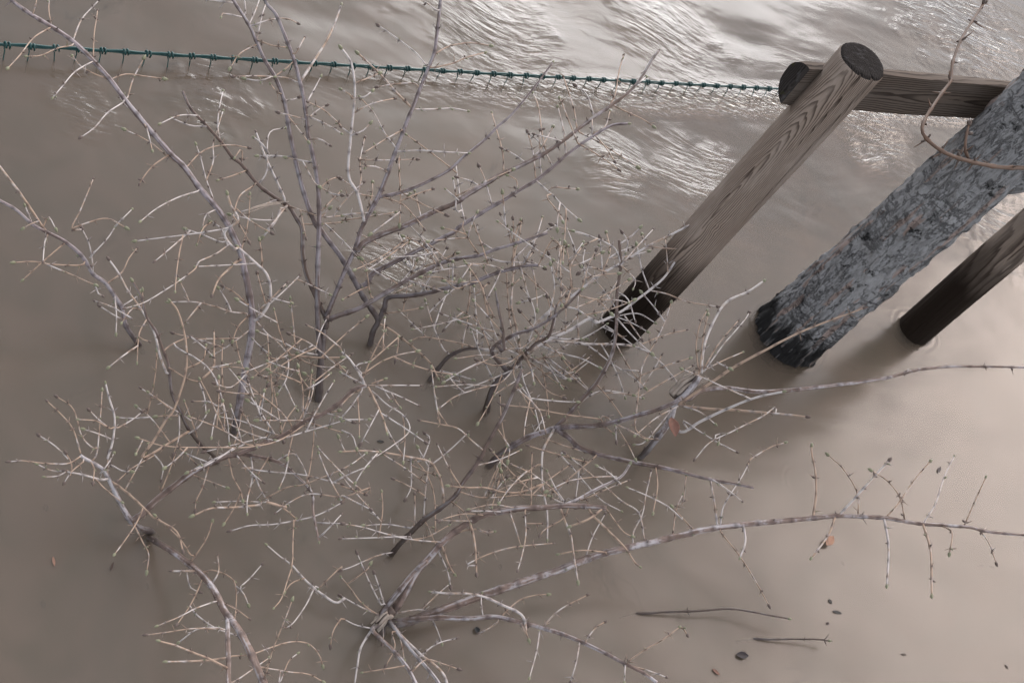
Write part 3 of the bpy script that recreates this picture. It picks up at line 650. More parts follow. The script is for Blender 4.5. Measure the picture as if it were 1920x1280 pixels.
TWIGS = '''
A 180,90 200,20 205,-20
A 285,145 272,60 275,-10
A 280,155 190,210 110,310 45,380
A 410,220 440,140 470,90 550,5
A 520,330 525,200 545,60
3 A 400,255 320,270 230,310 150,315
A 505,350 420,400 350,480 295,545
A 610,445 520,410 450,370 405,315
A 615,445 700,415 800,425 910,440
A 710,550 740,450 800,330
A 690,570 600,630 530,710 455,765
A 790,670 820,720 850,840
A 1030,935 930,870 830,790 700,725
A 950,860 860,920 800,990 780,1025
A 1045,930 1110,860 1190,820 1290,810 1385,825
A 1110,1065 1000,1100 880,1160 785,1235
A 1205,1170 1150,1200 1130,1275
A 1190,1110 1150,1000 1120,880 1095,810
A 1150,1010 1190,900 1190,800 1220,700 1245,620
A 1160,705 1060,700 960,660
A 1100,645 1000,645 895,690
A 1230,800 1215,700 1225,600 1245,510
A 1380,950 1300,980 1220,1005
A 1410,1040 1340,1090 1310,1170 1300,1230
A 1350,920 1350,830 1310,880
A 1440,1030 1490,950 1500,750 1590,715
f6 A 1610,1125 1480,1150 1360,1180
5 A 1590,1160 1540,1225 1490,1285
5 A 1570,1160 1540,1235 1470,1320
5 A 1585,1100 1530,980 1480,870 1430,740
5 A 1500,860 1460,800 1420,770
A 1390,140 1430,50 1450,-10
A 1300,15 1160,0 1080,-10
A 1350,95 1240,75 1235,95
A 1370,80 1365,0 1360,-20
A 1430,235 1460,100 1485,20
A 1430,250 1340,300 1285,380
A 1435,225 1520,255 1600,265
A 1535,430 1430,425 1310,428
A 1510,430 1450,450 1370,440
A 1530,430 1600,380 1640,340
A 1400,145 1510,110 1600,105 1660,130
A 1560,530 1510,470
A 1580,560 1640,555 1665,545
A 1610,650 1680,740 1720,790
A 1640,880 1540,870 1440,870
A 1690,900 1750,1010 1780,1040
A 1660,460 1600,435 1540,430
A 1650,300 1700,210
A 1720,560 1790,430
A 1710,670 1640,650 1560,630
A 1720,660 1780,610 1820,590
A 1720,570 1800,610 1860,660 1905,705
A 1720,780 1780,775 1840,810
A 1700,640 1790,680 1850,710 1905,745
A 1760,910 1680,895 1600,880
A 1780,1040 1850,1080 1905,1090
A 1690,1250 1800,1250 1905,1240
A 1610,1150 1700,1180 1800,1210 1905,1205
A 1780,1060 1830,1010 1880,990
A 1790,1180 1850,1120 1900,1070
5 B 390,600 300,510 240,440 180,380 95,300
B 305,825 240,740 180,630 110,550
B 478,370 410,290 310,215 210,145
B 510,310 600,260 720,240 830,255
B 500,380 620,355 700,320 800,295
B 440,490 400,465 300,470 205,485
B 420,610 520,610 620,605 705,620
B 350,720 260,770 130,850
B 320,845 450,840 600,850 710,855
B 265,965 190,930 110,930
B 540,65 480,20 430,-5
B 320,870 325,1000 330,1100 325,1250
B 75,465 140,440 210,410
B 75,550 130,540 170,510
B 70,630 170,580 295,550
B 65,560 50,530 0,500
B 55,750 0,710
B 55,755 120,730 160,690
B 90,1080 110,1000 105,900 130,770
B 95,1080 60,1040 0,1000
B 100,890 250,895 420,890
B 130,1090 230,1100 380,1080
B 0,1200 100,1190 180,1185
B 0,1230 150,1210 300,1185
B 150,1200 170,1100 175,1020
B 230,1100 340,1140 410,1210 460,1275
B 905,960 900,850 870,740 840,630
B 1030,910 960,860 900,830
B 1140,840 1120,740 1100,600 1070,520
B 1085,1000 1070,850 1040,740
B 1180,930 1110,800 1050,750
B 1060,890 1120,820 1180,710
B 1230,790 1160,770 1080,750
B 1255,870 1240,730 1210,600
B 1320,800 1260,650 1220,550
B 1315,720 1300,620 1270,520 1240,430
B 1410,650 1370,530 1310,480
B 1500,590 1530,520 1550,400 1575,310
B 1520,590 1600,630 1680,665 1740,705
B 1400,750 1470,710 1500,620
B 1400,750 1400,660
B 1330,740 1430,790 1540,860 1650,930
B 1420,760 1480,830 1525,900
B 1100,1020 1180,1090 1250,1160 1325,1225
B 1145,1100 1200,1170 1235,1235
B 1180,1045 1240,1050 1315,1055
B 840,1140 800,1000 770,930
B 690,1240 670,1150 655,1050 640,920
B 780,1045 720,1010 650,990
B 970,1080 980,1010 930,980
B 920,1280 910,1180 900,1080
B 640,1180 640,1100 625,1000
B 450,1230 430,1150 410,1070
B 1640,480 1700,430
D 270,20 250,70 240,180
D 450,200 290,195 190,180 80,185
D 350,85 240,180 130,280
D 530,310 380,245 250,190
D 520,230 500,90 460,0
D 500,160 600,50 640,-10
D 600,300 680,240 720,160 765,105
D 640,370 650,480 648,580
D 740,500 620,430 530,400
D 700,510 640,480 560,430
D 760,590 800,615 830,625
D 530,310 550,360 570,370
D 680,430 770,370 780,350
A 180,1250 160,1200 140,1150
A 134,1272 170,1250 230,1230
A 400,1275 450,1170 520,1000
A 400,1275 500,1240 600,1220 700,1270
A 650,1255 735,1170
A 240,1270 270,1210 310,1275
D 820,500 780,570 770,640 765,740
D 790,450 740,440 680,520
D 1270,90 1200,140 1110,180 1090,220 1010,280 920,340 800,410 700,440
D 1280,-10 1180,10 1000,35 880,50 760,65
D 1230,70 1130,30 1040,0
D 1270,90 1240,0 1180,-40
D 1100,80 1130,0 1160,-30
D 1380,470 1290,460 1200,430 1080,405 945,405
D 1380,420 1320,360 1250,320
5 D 1320,180 1280,220 1220,280 1185,365
D 1400,470 1330,540 1300,620
D 1440,460 1520,380 1600,300
D 1500,420 1600,330 1670,260
D 1905,780 1800,690 1720,630 1620,585
D 1900,660 1800,580 1715,535
D 1430,510 1490,580 1560,640 1610,700
D 1440,570 1560,620 1680,680 1780,700
D 1340,805 1500,745 1610,700
5 D 1905,715 1750,715 1610,700
D 1620,700 1570,600 1530,450
D 1600,710 1520,720 1450,650
D 1905,770 1760,760 1630,700
D 1610,730 1600,830 1550,915
D 1690,1060 1690,900 1665,770
D 1690,1060 1740,930 1750,860
D 995,665 1080,710 1160,770 1210,850 1240,950 1270,1070 1280,1190
D 920,670 980,630 1060,600
D 1060,595 1130,650 1190,710
5 D 1195,570 1195,680 1190,770 1120,840
D 1110,850 1140,930 1150,1020
D 940,770 1040,830 1110,850
D 1395,560 1290,640 1190,700
D 1220,990 1170,960 1080,960
D 1030,780 1130,730 1150,650
D 1390,590 1460,660 1500,690
D 1500,690 1510,800 1520,950 1500,1100 1480,1180
D 1380,800 1290,880 1200,860
D 1380,730 1440,800 1560,880
D 450,1250 410,1120 350,1040 265,960
D 520,1220 460,1160 430,1060 400,990 320,935
5 D 600,1280 630,1180 640,1050 610,940 590,860
D 540,1250 560,1050 570,900
D 380,1280 310,1210 220,1150
D 620,1170 550,1140 470,1115
D 610,1110 540,1070 440,1060
D 610,1110 550,1060 500,1010
D 650,1110 740,1060 790,1020
D 800,1170 760,1250
D 1700,1090 1550,1180 1380,1215 1200,1215 1030,1215 900,1205 775,1165
D 950,1190 890,1110 830,1040 765,990
D 950,1000 900,960 830,910
D 1480,1195 1380,1200 1280,1140 1180,1090 1060,1045
D 1560,1150 1450,1110 1350,1070 1230,1045
D 1540,1150 1480,1060 1430,980 1340,850 1270,765
D 1630,1110 1620,1080 1550,1000 1450,920 1340,830
D 1700,1065 1560,1065 1440,1065
D 1710,1075 1800,1100 1905,1130
D 1640,1120 1620,1210 1605,1275
D 1600,1160 1750,1115 1905,1070
D 1050,1140 1110,1100 1160,1020
D 1420,1210 1400,1100 1350,1020
D 1290,1240 1330,1130 1350,1010
D 1180,1160 1200,1050 1230,970
D 1100,1160 1060,1040 1030,960
D 1000,1000 1000,1150 970,1250
D 1660,1090 1720,950 1740,800
D 1560,1160 1600,1060 1650,990
E 140,870 60,830 0,800
5 E 150,880 200,980 235,1060 255,1135
E 120,890 60,980 0,1050
E 130,880 60,920 0,980
E 170,900 260,980 340,1030 380,1090 370,1140 280,1210 190,1270
E 190,875 300,920 430,980
E 150,870 300,870 440,870
E 170,860 240,835
5 E 130,860 60,740 0,680
E 130,800 220,740 320,700 420,680
E 120,810 80,760 150,740
5 E 220,530 290,570 380,640 440,690 500,750 540,830
E 390,620 450,600 560,615 680,640 760,665
E 590,690 560,650 510,530 470,400
E 160,740 240,670 320,600
E 240,470 350,455 440,440
E 10,390 100,340 150,320
E 265,380 330,340 400,310
E 160,360 140,230 90,150
E 120,170 200,240 310,300
E 790,1230 720,1170 650,1110 540,1085 440,1065
5 E 0,1240 120,1235 240,1245 380,1270 | H 490,45 540,110 565,190 570,265
E 455,1275 495,1170 470,1140
E 150,1060 70,1060 0,1060
E 85,1220 60,1150 0,1120
E 870,1110 910,1170 940,1220 930,1290
E 1450,1060 1300,1040 1180,1020 1060,995 910,980
E 970,880 1050,950 1110,1020 1140,1130
5 E 1185,1120 1130,1220 1120,1280 | H 1120,130 1130,220 1150,340 1150,480
E 940,500 930,380 920,230
E 980,650 950,560 940,500
5 E 1000,690 980,560 950,430 960,250 970,100
E 880,650 800,570 740,500 660,450
E 840,620 760,570 665,520
E 760,640 750,450 740,320
5 E 820,490 790,340 740,250 690,180
E 980,760 870,865 690,865 530,878
E 870,865 760,890 640,930 550,995
E 1000,760 920,800 800,850 680,890
E 860,680 940,665 1010,660 1080,600
5 E 1010,680 1060,780 1075,855
5 E 1030,700 1130,760 1240,830 1320,830
E 1060,790 1150,900 1240,940
E 1120,650 1220,690 1340,720 1440,770
5 E 1150,620 1280,630 1400,640 1530,640 1640,655 1720,690 1800,760 1880,860
E 1280,640 1400,580 1480,530
E 1200,430 1260,340 1340,330
E 1220,440 1300,440 1400,500 1450,520
E 1190,440 1150,360 1080,300 1000,220
E 1330,370 1420,390 1540,395 1600,410
E 1450,500 1480,400 1550,270
E 1440,510 1560,480 1660,470 1750,520
E 1540,350 1600,390 1640,510
E 1720,340 1680,230 1650,90
E 1720,340 1820,360 1900,395 | F 60,410 190,430
E 1640,1080 1670,820 1690,740 1740,650 1800,530 1840,410
E 1640,1040 1640,1110 1690,1160 1750,1170
E 1540,500 1640,610 1730,690
E 1480,540 1570,600
E 1330,640 1380,650 1500,740 1620,820 1690,880
E 1300,1000 1380,930 1460,900 1560,910 1680,940
E 1420,860 1500,950 1570,1050
E 1460,1040 1520,1080 1600,1200 1640,1280
E 1010,690 940,740 860,760 760,730
E 1000,720 900,720 800,700 640,720
E 990,700 900,650 850,560 830,500
E 1020,690 1080,520 1060,400 1010,330
E 1040,690 1130,560 1170,480 1150,380
E 1000,700 930,620 880,590
E 1010,715 1100,720 1240,700
E 1010,715 1120,790 1180,840 1250,880
E 1000,720 1020,850 1080,1000 1110,1130
E 980,720 960,800 1000,900 1080,1040
E 1000,700 1110,610 1240,560 1330,470
E 1150,510 1190,330 1170,200
E 1240,440 1280,330 1270,170 1250,80
E 1290,370 1200,260 1160,140
E 1340,340 1380,200 1420,120
E 1290,330 1280,210 1340,100
E 1370,300 1350,180 1360,110
E 1450,250 1500,130 1480,20
E 1560,190 1520,100 1370,30 1300,10
E 1560,190 1600,80 1570,20
E 1560,200 1640,110 1740,0
E 1560,200 1640,280 1630,330
E 1480,240 1380,210 1330,240
E 1700,100 1680,30
E 1100,200 1180,60 1240,120
E 950,85 980,0 1000,-50
E 960,250 1040,180 1130,215
E 850,485 800,380 790,320
E 530,200 460,100 350,40
E 640,165 590,170 480,80 350,40
E 430,250 470,150 440,80
E 770,145 680,0 690,-60
E 850,115 770,60 760,-20
E 950,85 930,0 890,-80
E 790,150 900,180 1010,185 1130,210
E 320,310 400,200 380,80
E 720,300 640,330 560,270 450,265
E 820,260 760,200 600,220 500,240
E 910,230 830,200 700,190
5 E 700,310 640,330 580,290
E 480,355 430,290 500,330
F 90,800 75,650 100,520 135,455
6 F 105,800 120,650 180,500 250,400 360,350 450,290
F 110,790 200,640 310,510
F 120,790 230,640 300,560 350,500 370,465
F 110,790 230,730 335,685
F 95,800 115,600 140,480
F 190,740 260,775
F 0,1065 100,1130 200,1190 300,1240
F 380,945 230,880 100,820 0,780
F 520,990 450,1040 370,1080 270,1130 150,1190 70,1280
F 380,1280 490,1215 570,1190
F 180,1150 210,1140 200,1190
F 0,985 100,1020 180,1085
E 1880,985 1760,1050 1640,1150
E 1850,1000 1700,1180 1640,1200
G 450,15 380,55 260,55 130,40 55,45
G 380,95 290,95 210,60
G 370,100 320,125 250,130
5 G 600,140 560,145 470,120 370,100
5 G 620,155 700,210 790,290 850,350 920,390 990,440 1020,540
G 470,40 400,100 360,160
G 390,130 400,60 370,0
G 500,40 525,80 520,160
G 530,140 590,200 680,270
G 740,380 800,500 830,560 820,655
G 800,300 760,390 700,480 640,560
G 600,130 600,60 605,0
G 560,110 600,60 635,0
G 600,100 610,60 680,95 730,100
G 660,150 740,80 860,10
G 700,200 770,70 810,0
G 890,230 940,110 980,0
G 1165,70 1130,190 1095,260 1090,315
G 860,5 910,70 900,145
G 1165,50 1100,25 1040,0
G 1500,260 1480,270 1340,265 1200,270
5 G 1450,285 1300,300 1180,305 1080,345
5 G 1600,300 1480,270 1560,290 1650,360
G 1660,370 1640,375 1520,395 1400,400 1290,430
G 1650,375 1780,340 1905,275
G 1640,370 1635,480 1630,620 1600,720 1570,810 1530,860
G 1630,620 1560,570 1490,510
5 G 1630,620 1700,700 1780,770 1870,830 1905,820
G 1700,695 1630,720 1590,770
G 1780,750 1905,630
G 1760,740 1710,840 1640,940 1600,970
G 1400,10 1410,120 1380,260 1380,335
G 1275,20 1300,130 1340,200 1355,260
G 1500,20 1450,100 1400,180
G 1420,120 1450,190 1490,260
G 1610,30 1590,120 1560,190
G 1560,30 1640,0 1700,90 1740,220
G 1780,0 1830,120 1905,260
G 1350,80 1500,100 1700,120 1905,170
G 1540,330 1620,270 1730,225 1905,245
G 1480,250 1600,190 1700,170 1905,90
G 1770,385 1905,390
G 1790,460 1850,400 1905,340
G 1130,700 1100,770 1060,850 990,950
G 1200,825 1100,860 1000,910 880,960
G 1240,830 1320,870 1390,920
G 1180,730 1220,660 1215,570
5 G 1130,660 1080,655 960,655
G 1140,660 1190,650 1270,680 1310,720 1320,800 1310,930
G 1320,740 1360,780 1385,840
G 1340,745 1400,690 1460,620
G 1060,610 1150,480 1185,380
G 1040,640 1060,740 1110,770
G 1270,990 1210,970 1100,980 1000,1050
G 1265,980 1080,975 940,995 820,1010
G 1325,1015 1200,970 1100,900 1060,850
5 G 1275,1200 1180,1150 1080,1110 980,1070 890,1045
5 G 1260,1140 1130,1155 930,1160
G 1300,1275 1400,1210 1500,1140
G 1290,1130 1400,1120 1500,1085 1620,1050 1720,1060 1780,1120 1800,1180
G 1480,1240 1520,1100 1600,900 1630,820
G 1560,1280 1610,1160 1660,1115
G 1450,1190 1600,1215 1720,1230 1800,1270
G 1905,920 1860,990 1845,1070
G 1060,560 1000,470 870,350
H 610,265 680,320 720,390
5 H 720,390 745,500 755,670
5 H 560,510 600,620 630,670
H 540,540 590,650 610,740
5 H 530,545 600,470 680,430 760,420
5 H 760,420 810,440 850,435
H 940,325 970,410 1000,510
H 900,325 820,320 720,320
H 740,375 640,375 540,370
H 800,345 700,335 600,355 550,375
H 1000,305 950,300 840,285 715,310
H 1270,295 1240,360 1140,420 1110,455
5 H 1460,305 1380,365 1280,405
H 1340,260 1500,190 1600,150
5 H 1380,300 1400,340 1490,430 1580,520 1640,610 1665,630
H 1630,515 1630,440 1680,340 1700,230 1730,100
H 1480,310 1570,430 1620,460
5 H 600,180 700,190 800,190 900,215 1000,215 1110,175
H 640,205 750,240 850,245 1000,230 1150,235
5 H 1220,295 1250,380 1280,450 1300,580 1320,710
H 1030,390 1120,390
H 700,620 800,570 900,535 1010,515 1180,500
H 1490,555 1440,545 1330,540 1215,560
H 1600,190 1720,240 1830,300 1905,370
H 1755,75 1765,190 1740,330
H 1850,450 1870,310 1905,230
H 1365,580 1400,470 1470,340
H 790,905 780,820 785,780
H 1110,965 1090,1100 1050,1250
H 1330,1050 1310,1170 1280,1270
H 1585,1180 1580,1275
6 H 1000,940 1030,1000 1020,920 980,880 900,845 800,800 700,780 600,780 500,770
H 1030,990 1045,1035
H 900,900 990,820 1080,790 1150,785
H 1130,960 1220,870 1370,790
H 770,1000 830,970 880,930
H 1600,1160 1700,1090 1790,1040 1885,970
H 1360,1050 1420,970 1470,940
H 1600,1180 1700,1205 1810,1245
H 1905,970 1930,1010
5 H 180,965 110,1080 90,1180 75,1280
H 170,975 80,955 20,925
H 190,890 110,830 50,750 0,690
H 190,890 100,850 0,795
H 240,840 210,740 185,670
H 220,840 150,700 90,560
H 230,930 235,1010 230,1060
H 300,890 440,870 490,900 530,970 560,1055
H 450,870 520,800 600,730
H 310,960 340,1080 350,1150
H 280,1000 300,1080 250,1180
H 390,1220 470,1150 560,1170 650,1200
H 430,1140 500,1080 560,1050 640,1030
H 370,1180 250,1200 120,1220
H 880,170 900,20 | E 910,1240
H 880,150 840,300
H 390,20 390,180 360,250
H 410,30 480,120 520,250 525,440
H 490,50 470,200 460,360
H 400,430 410,340 410,230
H 210,455 230,320 225,215
H 570,495 400,480 260,450 120,410 0,390
H 390,465 300,465 150,470 0,475
H 340,490 380,480 480,465 600,400
H 390,415 260,395 130,400
H 470,380 510,470 530,510
H 135,0 70,50 0,90
H 200,0 130,80 80,160
H 160,190 80,220 0,250
H 130,225 60,200 0,180
H 160,310 80,270 0,230
H 290,550 200,570 60,630 0,650
H 60,710 140,650 160,620
H 1060,280 1060,130 1065,0
H 985,650 1010,560 1030,450 1025,320
H 1540,130 1440,130 1280,150 1150,210
H 1130,220 1200,260 1300,300
H 1150,100 1200,200 1260,290
H 1420,15 1330,90 1200,200
H 1250,0 1400,120 1560,260 1660,330 1690,470
H 1220,0 1300,90 1440,250 1560,320
H 1430,70 1500,110 1560,170
H 1100,60 1010,120 940,140
H 950,60 1060,110 1170,190 1230,260
5 I 730,345 745,220 740,100 720,0 720,-40
I 980,345 975,220 900,90 815,10
5 I 870,345 960,250 1030,170 1150,40
I 1240,370 1210,240 1140,150 1055,95
I 1135,355 1210,270 1290,150 1380,45
I 1345,385 1410,280 1460,130 1515,15
I 1570,405 1620,290 1690,135
5 I 850,355 810,460 720,580
5 I 1125,365 1150,520 1140,735
5 I 1340,390 1380,520 1390,640 1390,790
I 1450,405 1505,440 1490,555
I 1650,420 1710,500 1750,610
5 I 195,410 180,290 155,150
I 210,405 230,290 330,130 370,50
I 215,440 310,560 400,700 480,845
5 I 340,410 350,490 320,580
I 160,140 250,200 330,265
I 65,430 0,360 | H 1850,300
I 0,280 20,120
'''
def smooth_px(P, step=7.0):
    """Catmull-Rom through the traced points, resampled evenly"""
    P = np.asarray(P, float)
    Q = np.vstack([2 * P[0] - P[1], P, 2 * P[-1] - P[-2]]); o = []
    for i in range(1, len(Q) - 2):
        n = max(2, int(np.linalg.norm(Q[i + 1] - Q[i]) / 3))
        for k in range(n):
            t = k / n; a, b, c, d = Q[i - 1], Q[i], Q[i + 1], Q[i + 2]
            o.append(.5 * (2 * b + (c - a) * t + (2 * a - 5 * b + 4 * c - d) * t * t + (3 * b - a - 3 * c + d) * t ** 3))
    o.append(Q[-2]); o = np.array(o)
    s = np.concatenate([[0], np.cumsum(np.linalg.norm(np.diff(o, axis=0), axis=1))])
    n = max(4, int(s[-1] / step)); u = np.linspace(0, s[-1], n)
    return np.column_stack([np.interp(u, s, o[:, 0]), np.interp(u, s, o[:, 1])]), u / s[-1], s[-1]

class Line:
    pass
PLACED = []
def place(key, px, w0, w1, z0, z1, parent, style='', main=False):
    q, u, Lp = smooth_px(px)
    rs = random.Random(len(PLACED) + 11)
    ph = rs.uniform(0, 9); amp = .3 if main else .15
    for i in range(len(q)):      # slight crookedness
        e = min(1, 3 * u[i], 3 * (1 - u[i]) + .3)
        q[i] += e * amp * np.array([noise.noise(Vector((i * .22, ph, 0))), noise.noise(Vector((i * .22, ph, 5)))]) * 2
    l = Line(); l.key, l.px, l.u, l.len, l.style, l.main, l.parent = key, q, u, Lp, style, main, parent
    sag = 0 if main else (rs.uniform(-.01, .02))
    l.z = z0 + (z1 - z0) * u ** (.8 if (main and parent is None) else 1) + sag * 4 * u * (1 - u)
    lo = -.2 if parent is None else .006
    l.z = np.maximum(l.z, lo)
    l.p = np.array([at(a[0], a[1], zz) for a, zz in zip(q, l.z)])
    mpp = np.array([depth(p) / F_PX for p in l.p])
    l.r = (w0 + (w1 - w0) * u) * .5 * mpp; l.w0, l.w1 = w0, w1
    l.mpp = mpp.mean(); l.rs = rs; l.kids = []
    PLACED.append(l)
    if parent: parent.kids.append(l)
    return l
def nearest(pt, lines):
    best = (1e9, None, 0)
    for l in lines:
        d = np.hypot(l.px[:, 0] - pt[0], l.px[:, 1] - pt[1]); k = int(d.argmin())
        if d[k] < best[0]: best = (d[k], l, k)
    return best

def shape(l):
    """one part: the tube with its nodes, paired buds and end bud"""
    rs = l.rs; mb = MB(); P = l.p; r = l.r.copy(); n = len(P)
    tan = np.gradient(P, axis=0)
    s = l.u * l.len; node = np.zeros(n); buds = []
    if l.style == 'f':
        # frayed peeling shoot: a few loose strips beside each other
        side = np.cross(tan[n // 2], P[n // 2] - CAM); side /= np.linalg.norm(side)
        for k in range(4):
            o_ = (k - 1.5) * l.r[0] * .55; a, b = rs.randint(0, n // 4), n - rs.randint(0, n // 3)
            if b - a < 4: a, b = 0, n
            ph = rs.uniform(0, 6)
            Q = np.array([P[i] + side * (o_ + .0015 * math.sin(i * .5 + ph)) + np.array([0, 0, .002 * math.sin(i * .31 + ph)]) for i in range(a, b)])
            mb.tube(Q, [l.r[0] * .32 * (1 - .6 * abs(2 * i / len(Q) - 1) ** 3) for i in range(len(Q))], 5, 3)
        return mb
    gap = rs.uniform(24, 34) if not l.main else 40
    c = rs.uniform(8, 20)
    while c < l.len - 6:
        d = np.abs(s - c); i = int(d.argmin())
        if 0 < i < n - 1:
            g = np.exp(-((s - s[i]) / 3.4) ** 2); node = np.maximum(node, g)
            if P[i][2] > .004: buds.append(i)
        c += gap * rs.uniform(.75, 1.25)
    r = r * (1 + node * (.16 if l.main else .34))
    r *= 1 + .10 * np.array([noise.noise(Vector((i * .3, l.len, 0))) for i in range(n)])
    mb.tube(P, r, 14 if l.w0 > 6.4 else 7, 0, node, (1 - r / r.max()).tolist())
    for i in buds:
        if l.main and rs.random() < .45: continue
        t = tan[i] / np.linalg.norm(tan[i]); v = P[i] - CAM; v /= np.linalg.norm(v)
        a = np.cross(t, v); a /= np.linalg.norm(a); b = np.cross(t, a); ang = rs.uniform(0, math.pi)
        side = a * math.cos(ang) + b * math.sin(ang)
        for sg in (1, -1):
            if rs.random() < .15: continue
            gm = 2 if rs.random() < .2 else 1
            d = side * sg + t * rs.uniform(.3, .9); d /= np.linalg.norm(d)
            Lb = rs.uniform(4, 7) * l.mpp; rb = Lb * rs.uniform(.2, .32); q = P[i] + side * sg * r[i] * .6
            if rs.random() < .75:                        # knobby scaled bud
                mb.tube([q, q + d * Lb * .3, q + d * Lb * .65, q + d * Lb * .9, q + d * Lb], [rb * .6, rb, rb * .95, rb * .5, rb * .1], 6, gm, node=[1, .7, 0, 0, 0])
            if rs.random() < .55:                        # dry hair-thin stalk
                d2 = side * sg + t * rs.uniform(-.2, .8) + np.array([0, 0, rs.uniform(-.3, .5)])
                mb.cone(q, d2, rs.uniform(9, 17) * l.mpp, .85 * l.mpp, 0)
    if not l.main or l.w1 < 5:
        t = tan[-1] / np.linalg.norm(tan[-1]); Lb = rs.uniform(7, 12) * l.mpp
        mb.cone(P[-1] - t * Lb * .15, t, Lb, Lb * .32, 2 if rs.random() < .6 else 1, 6)
    return mb

def exec_shrubs():
    first = {}
    for row in MAINS.strip().split('\n'):
        key, w0, w1, zt, pts = row.split(' ', 4); px = parse(pts); w0, w1, zt = float(w0), float(w1), float(zt)
        if key not in first:
            l = place(key, px, w0, w1, 0, zt, None, '', True); first[key] = l
            d = l.p[0] - l.p[2]; d[2] = -abs(d[2]) - .02; d /= np.linalg.norm(d)      # foot goes on under the water
            l.p = np.vstack([l.p[0] + d * .12, l.p]); l.px = np.vstack([l.px[0] + (l.px[0] - l.px[1]), l.px])
            l.r = np.concatenate([[l.r[0]], l.r]); l.u = np.concatenate([[0], l.u]); l.z = np.concatenate([[-.1], l.z])
        else:
            dist, par, k = nearest(px[0], [q for q in PLACED if q.key == key])
            if dist > 3: px = np.vstack([par.px[k], px])
            place(key, px, w0, w1, max(par.z[k], .004), zt, par, '', True)
    todo = []
    for row in TWIGS.strip().split('\n'):
        h, rest = row.split(' ', 1); st, w = '', 3.1
        if h in T: rest = row
        else: st = 'f' if h[0] == 'f' else ''; w = float(h.lstrip('f'))
        todo.append((w, st, parse(rest)))
    near = [None] * len(todo)
    for i, (w, st, px) in enumerate(todo):
        a = nearest(px[0], PLACED); b = nearest(px[-1], PLACED)
        near[i] = [a, b]
    left = set(range(len(todo)))
    while left:
        i = min(left, key=lambda j: min(near[j][0][0], near[j][1][0] * 1.5 + 4))
        a, b = near[i]; w, st, px = todo[i]
        if b[0] * 1.5 + 4 < a[0]: px = px[::-1]; a = b
        dist, par, k = a
        if dist > 4: px = np.vstack([par.px[k], px])
        rs = random.Random(i)
        L_ = np.linalg.norm(np.diff(px, axis=0), axis=1).sum()
        z0 = max(par.z[k], .008); dz = rs.uniform(-.25, .55) * L_ * .00125
        if par.key in ('S15', 'S16'): dz = 0
        l = place(par.key, px, w * .9, w * .62, z0, max(.012, z0 + dz), par, st)
        left.discard(i)
        for j in left:
            p = todo[j][2]
            for e, q in ((0, p[0]), (1, p[-1])):
                c = nearest(q, [l])
                if c[0] < near[j][e][0]: near[j][e] = c
    # small side shoots of the crowded middle
    rs = random.Random(5)
    cand = [l for l in PLACED if not l.style and l.len > 70 and l.key not in ('S15', 'S16', 'S13') and ((l.px[:, 0].mean() - 740) / 520) ** 2 + ((l.px[:, 1].mean() - 640) / 330) ** 2 < 1]
    for _ in range(EXTRA):
        par = rs.choice(cand); k = rs.randint(len(par.px) // 4, len(par.px) - 2)
        if par.z[k] < .02: continue
        t = par.px[k + 1] - par.px[k]; an = math.atan2(t[1], t[0]) + rs.choice((-1, 1)) * rs.uniform(.6, 1.25)
        L_ = rs.uniform(28, 120); p = [par.px[k]]; cv = rs.uniform(-.12, .12)
        for q in range(3):
            p.append(p[-1] + np.array([math.cos(an), math.sin(an)]) * L_ / 3); an += cv
        place(par.key, np.array(p), rs.uniform(2.3, 3.2), 1.8, par.z[k], max(.012, par.z[k] + rs.uniform(-.2, .5) * L_ * .00125), par)
    MATS = [m_stem, m_bud, m_green, m_frayed]; TM = [m_twig, m_bud, m_green, m_frayed]
    roots = {}
    for key, label in SHRUBS.items():
        f0 = first[key]; solo = key in ('S15', 'S16')
        base = f0.p[1].copy()
        e = empty('drifting_twig' if solo else 'bare_shrub', tuple(base), label, 'twig' if solo else 'shrub', None if solo else 'bare shrubs standing in the flood water')
        roots[key] = e
    for key in SHRUBS:
        f0 = first[key]; root = roots[key]
        MATS = [m_stem_dark if key in ('S2', 'S3', 'S6', 'S7', 'S8', 'S10') else (m_stem_mid if key in ('S1', 'S5', 'S9') else m_stem), m_bud, m_green, m_frayed]
        o = shape(f0).build('stem', MATS, root)
        def down(l, par, lvl):
            for q in l.kids:
                if q.main and lvl == 1:              # branches of the stem are parts of the shrub
                    ob = shape(q).build('branch', MATS if q.w0 >= 6.5 else TM, root); down(q, ob, 1)
                else:
                    nm = 'branch' if q.main else 'twig'
                    shape(q).build(nm, MATS if q.w0 >= 6.5 else TM, par); down(q, par, 2)
        down(f0, o, 1)
    return roots
EXTRA = 230
# ---END
ROOTS = exec_shrubs()

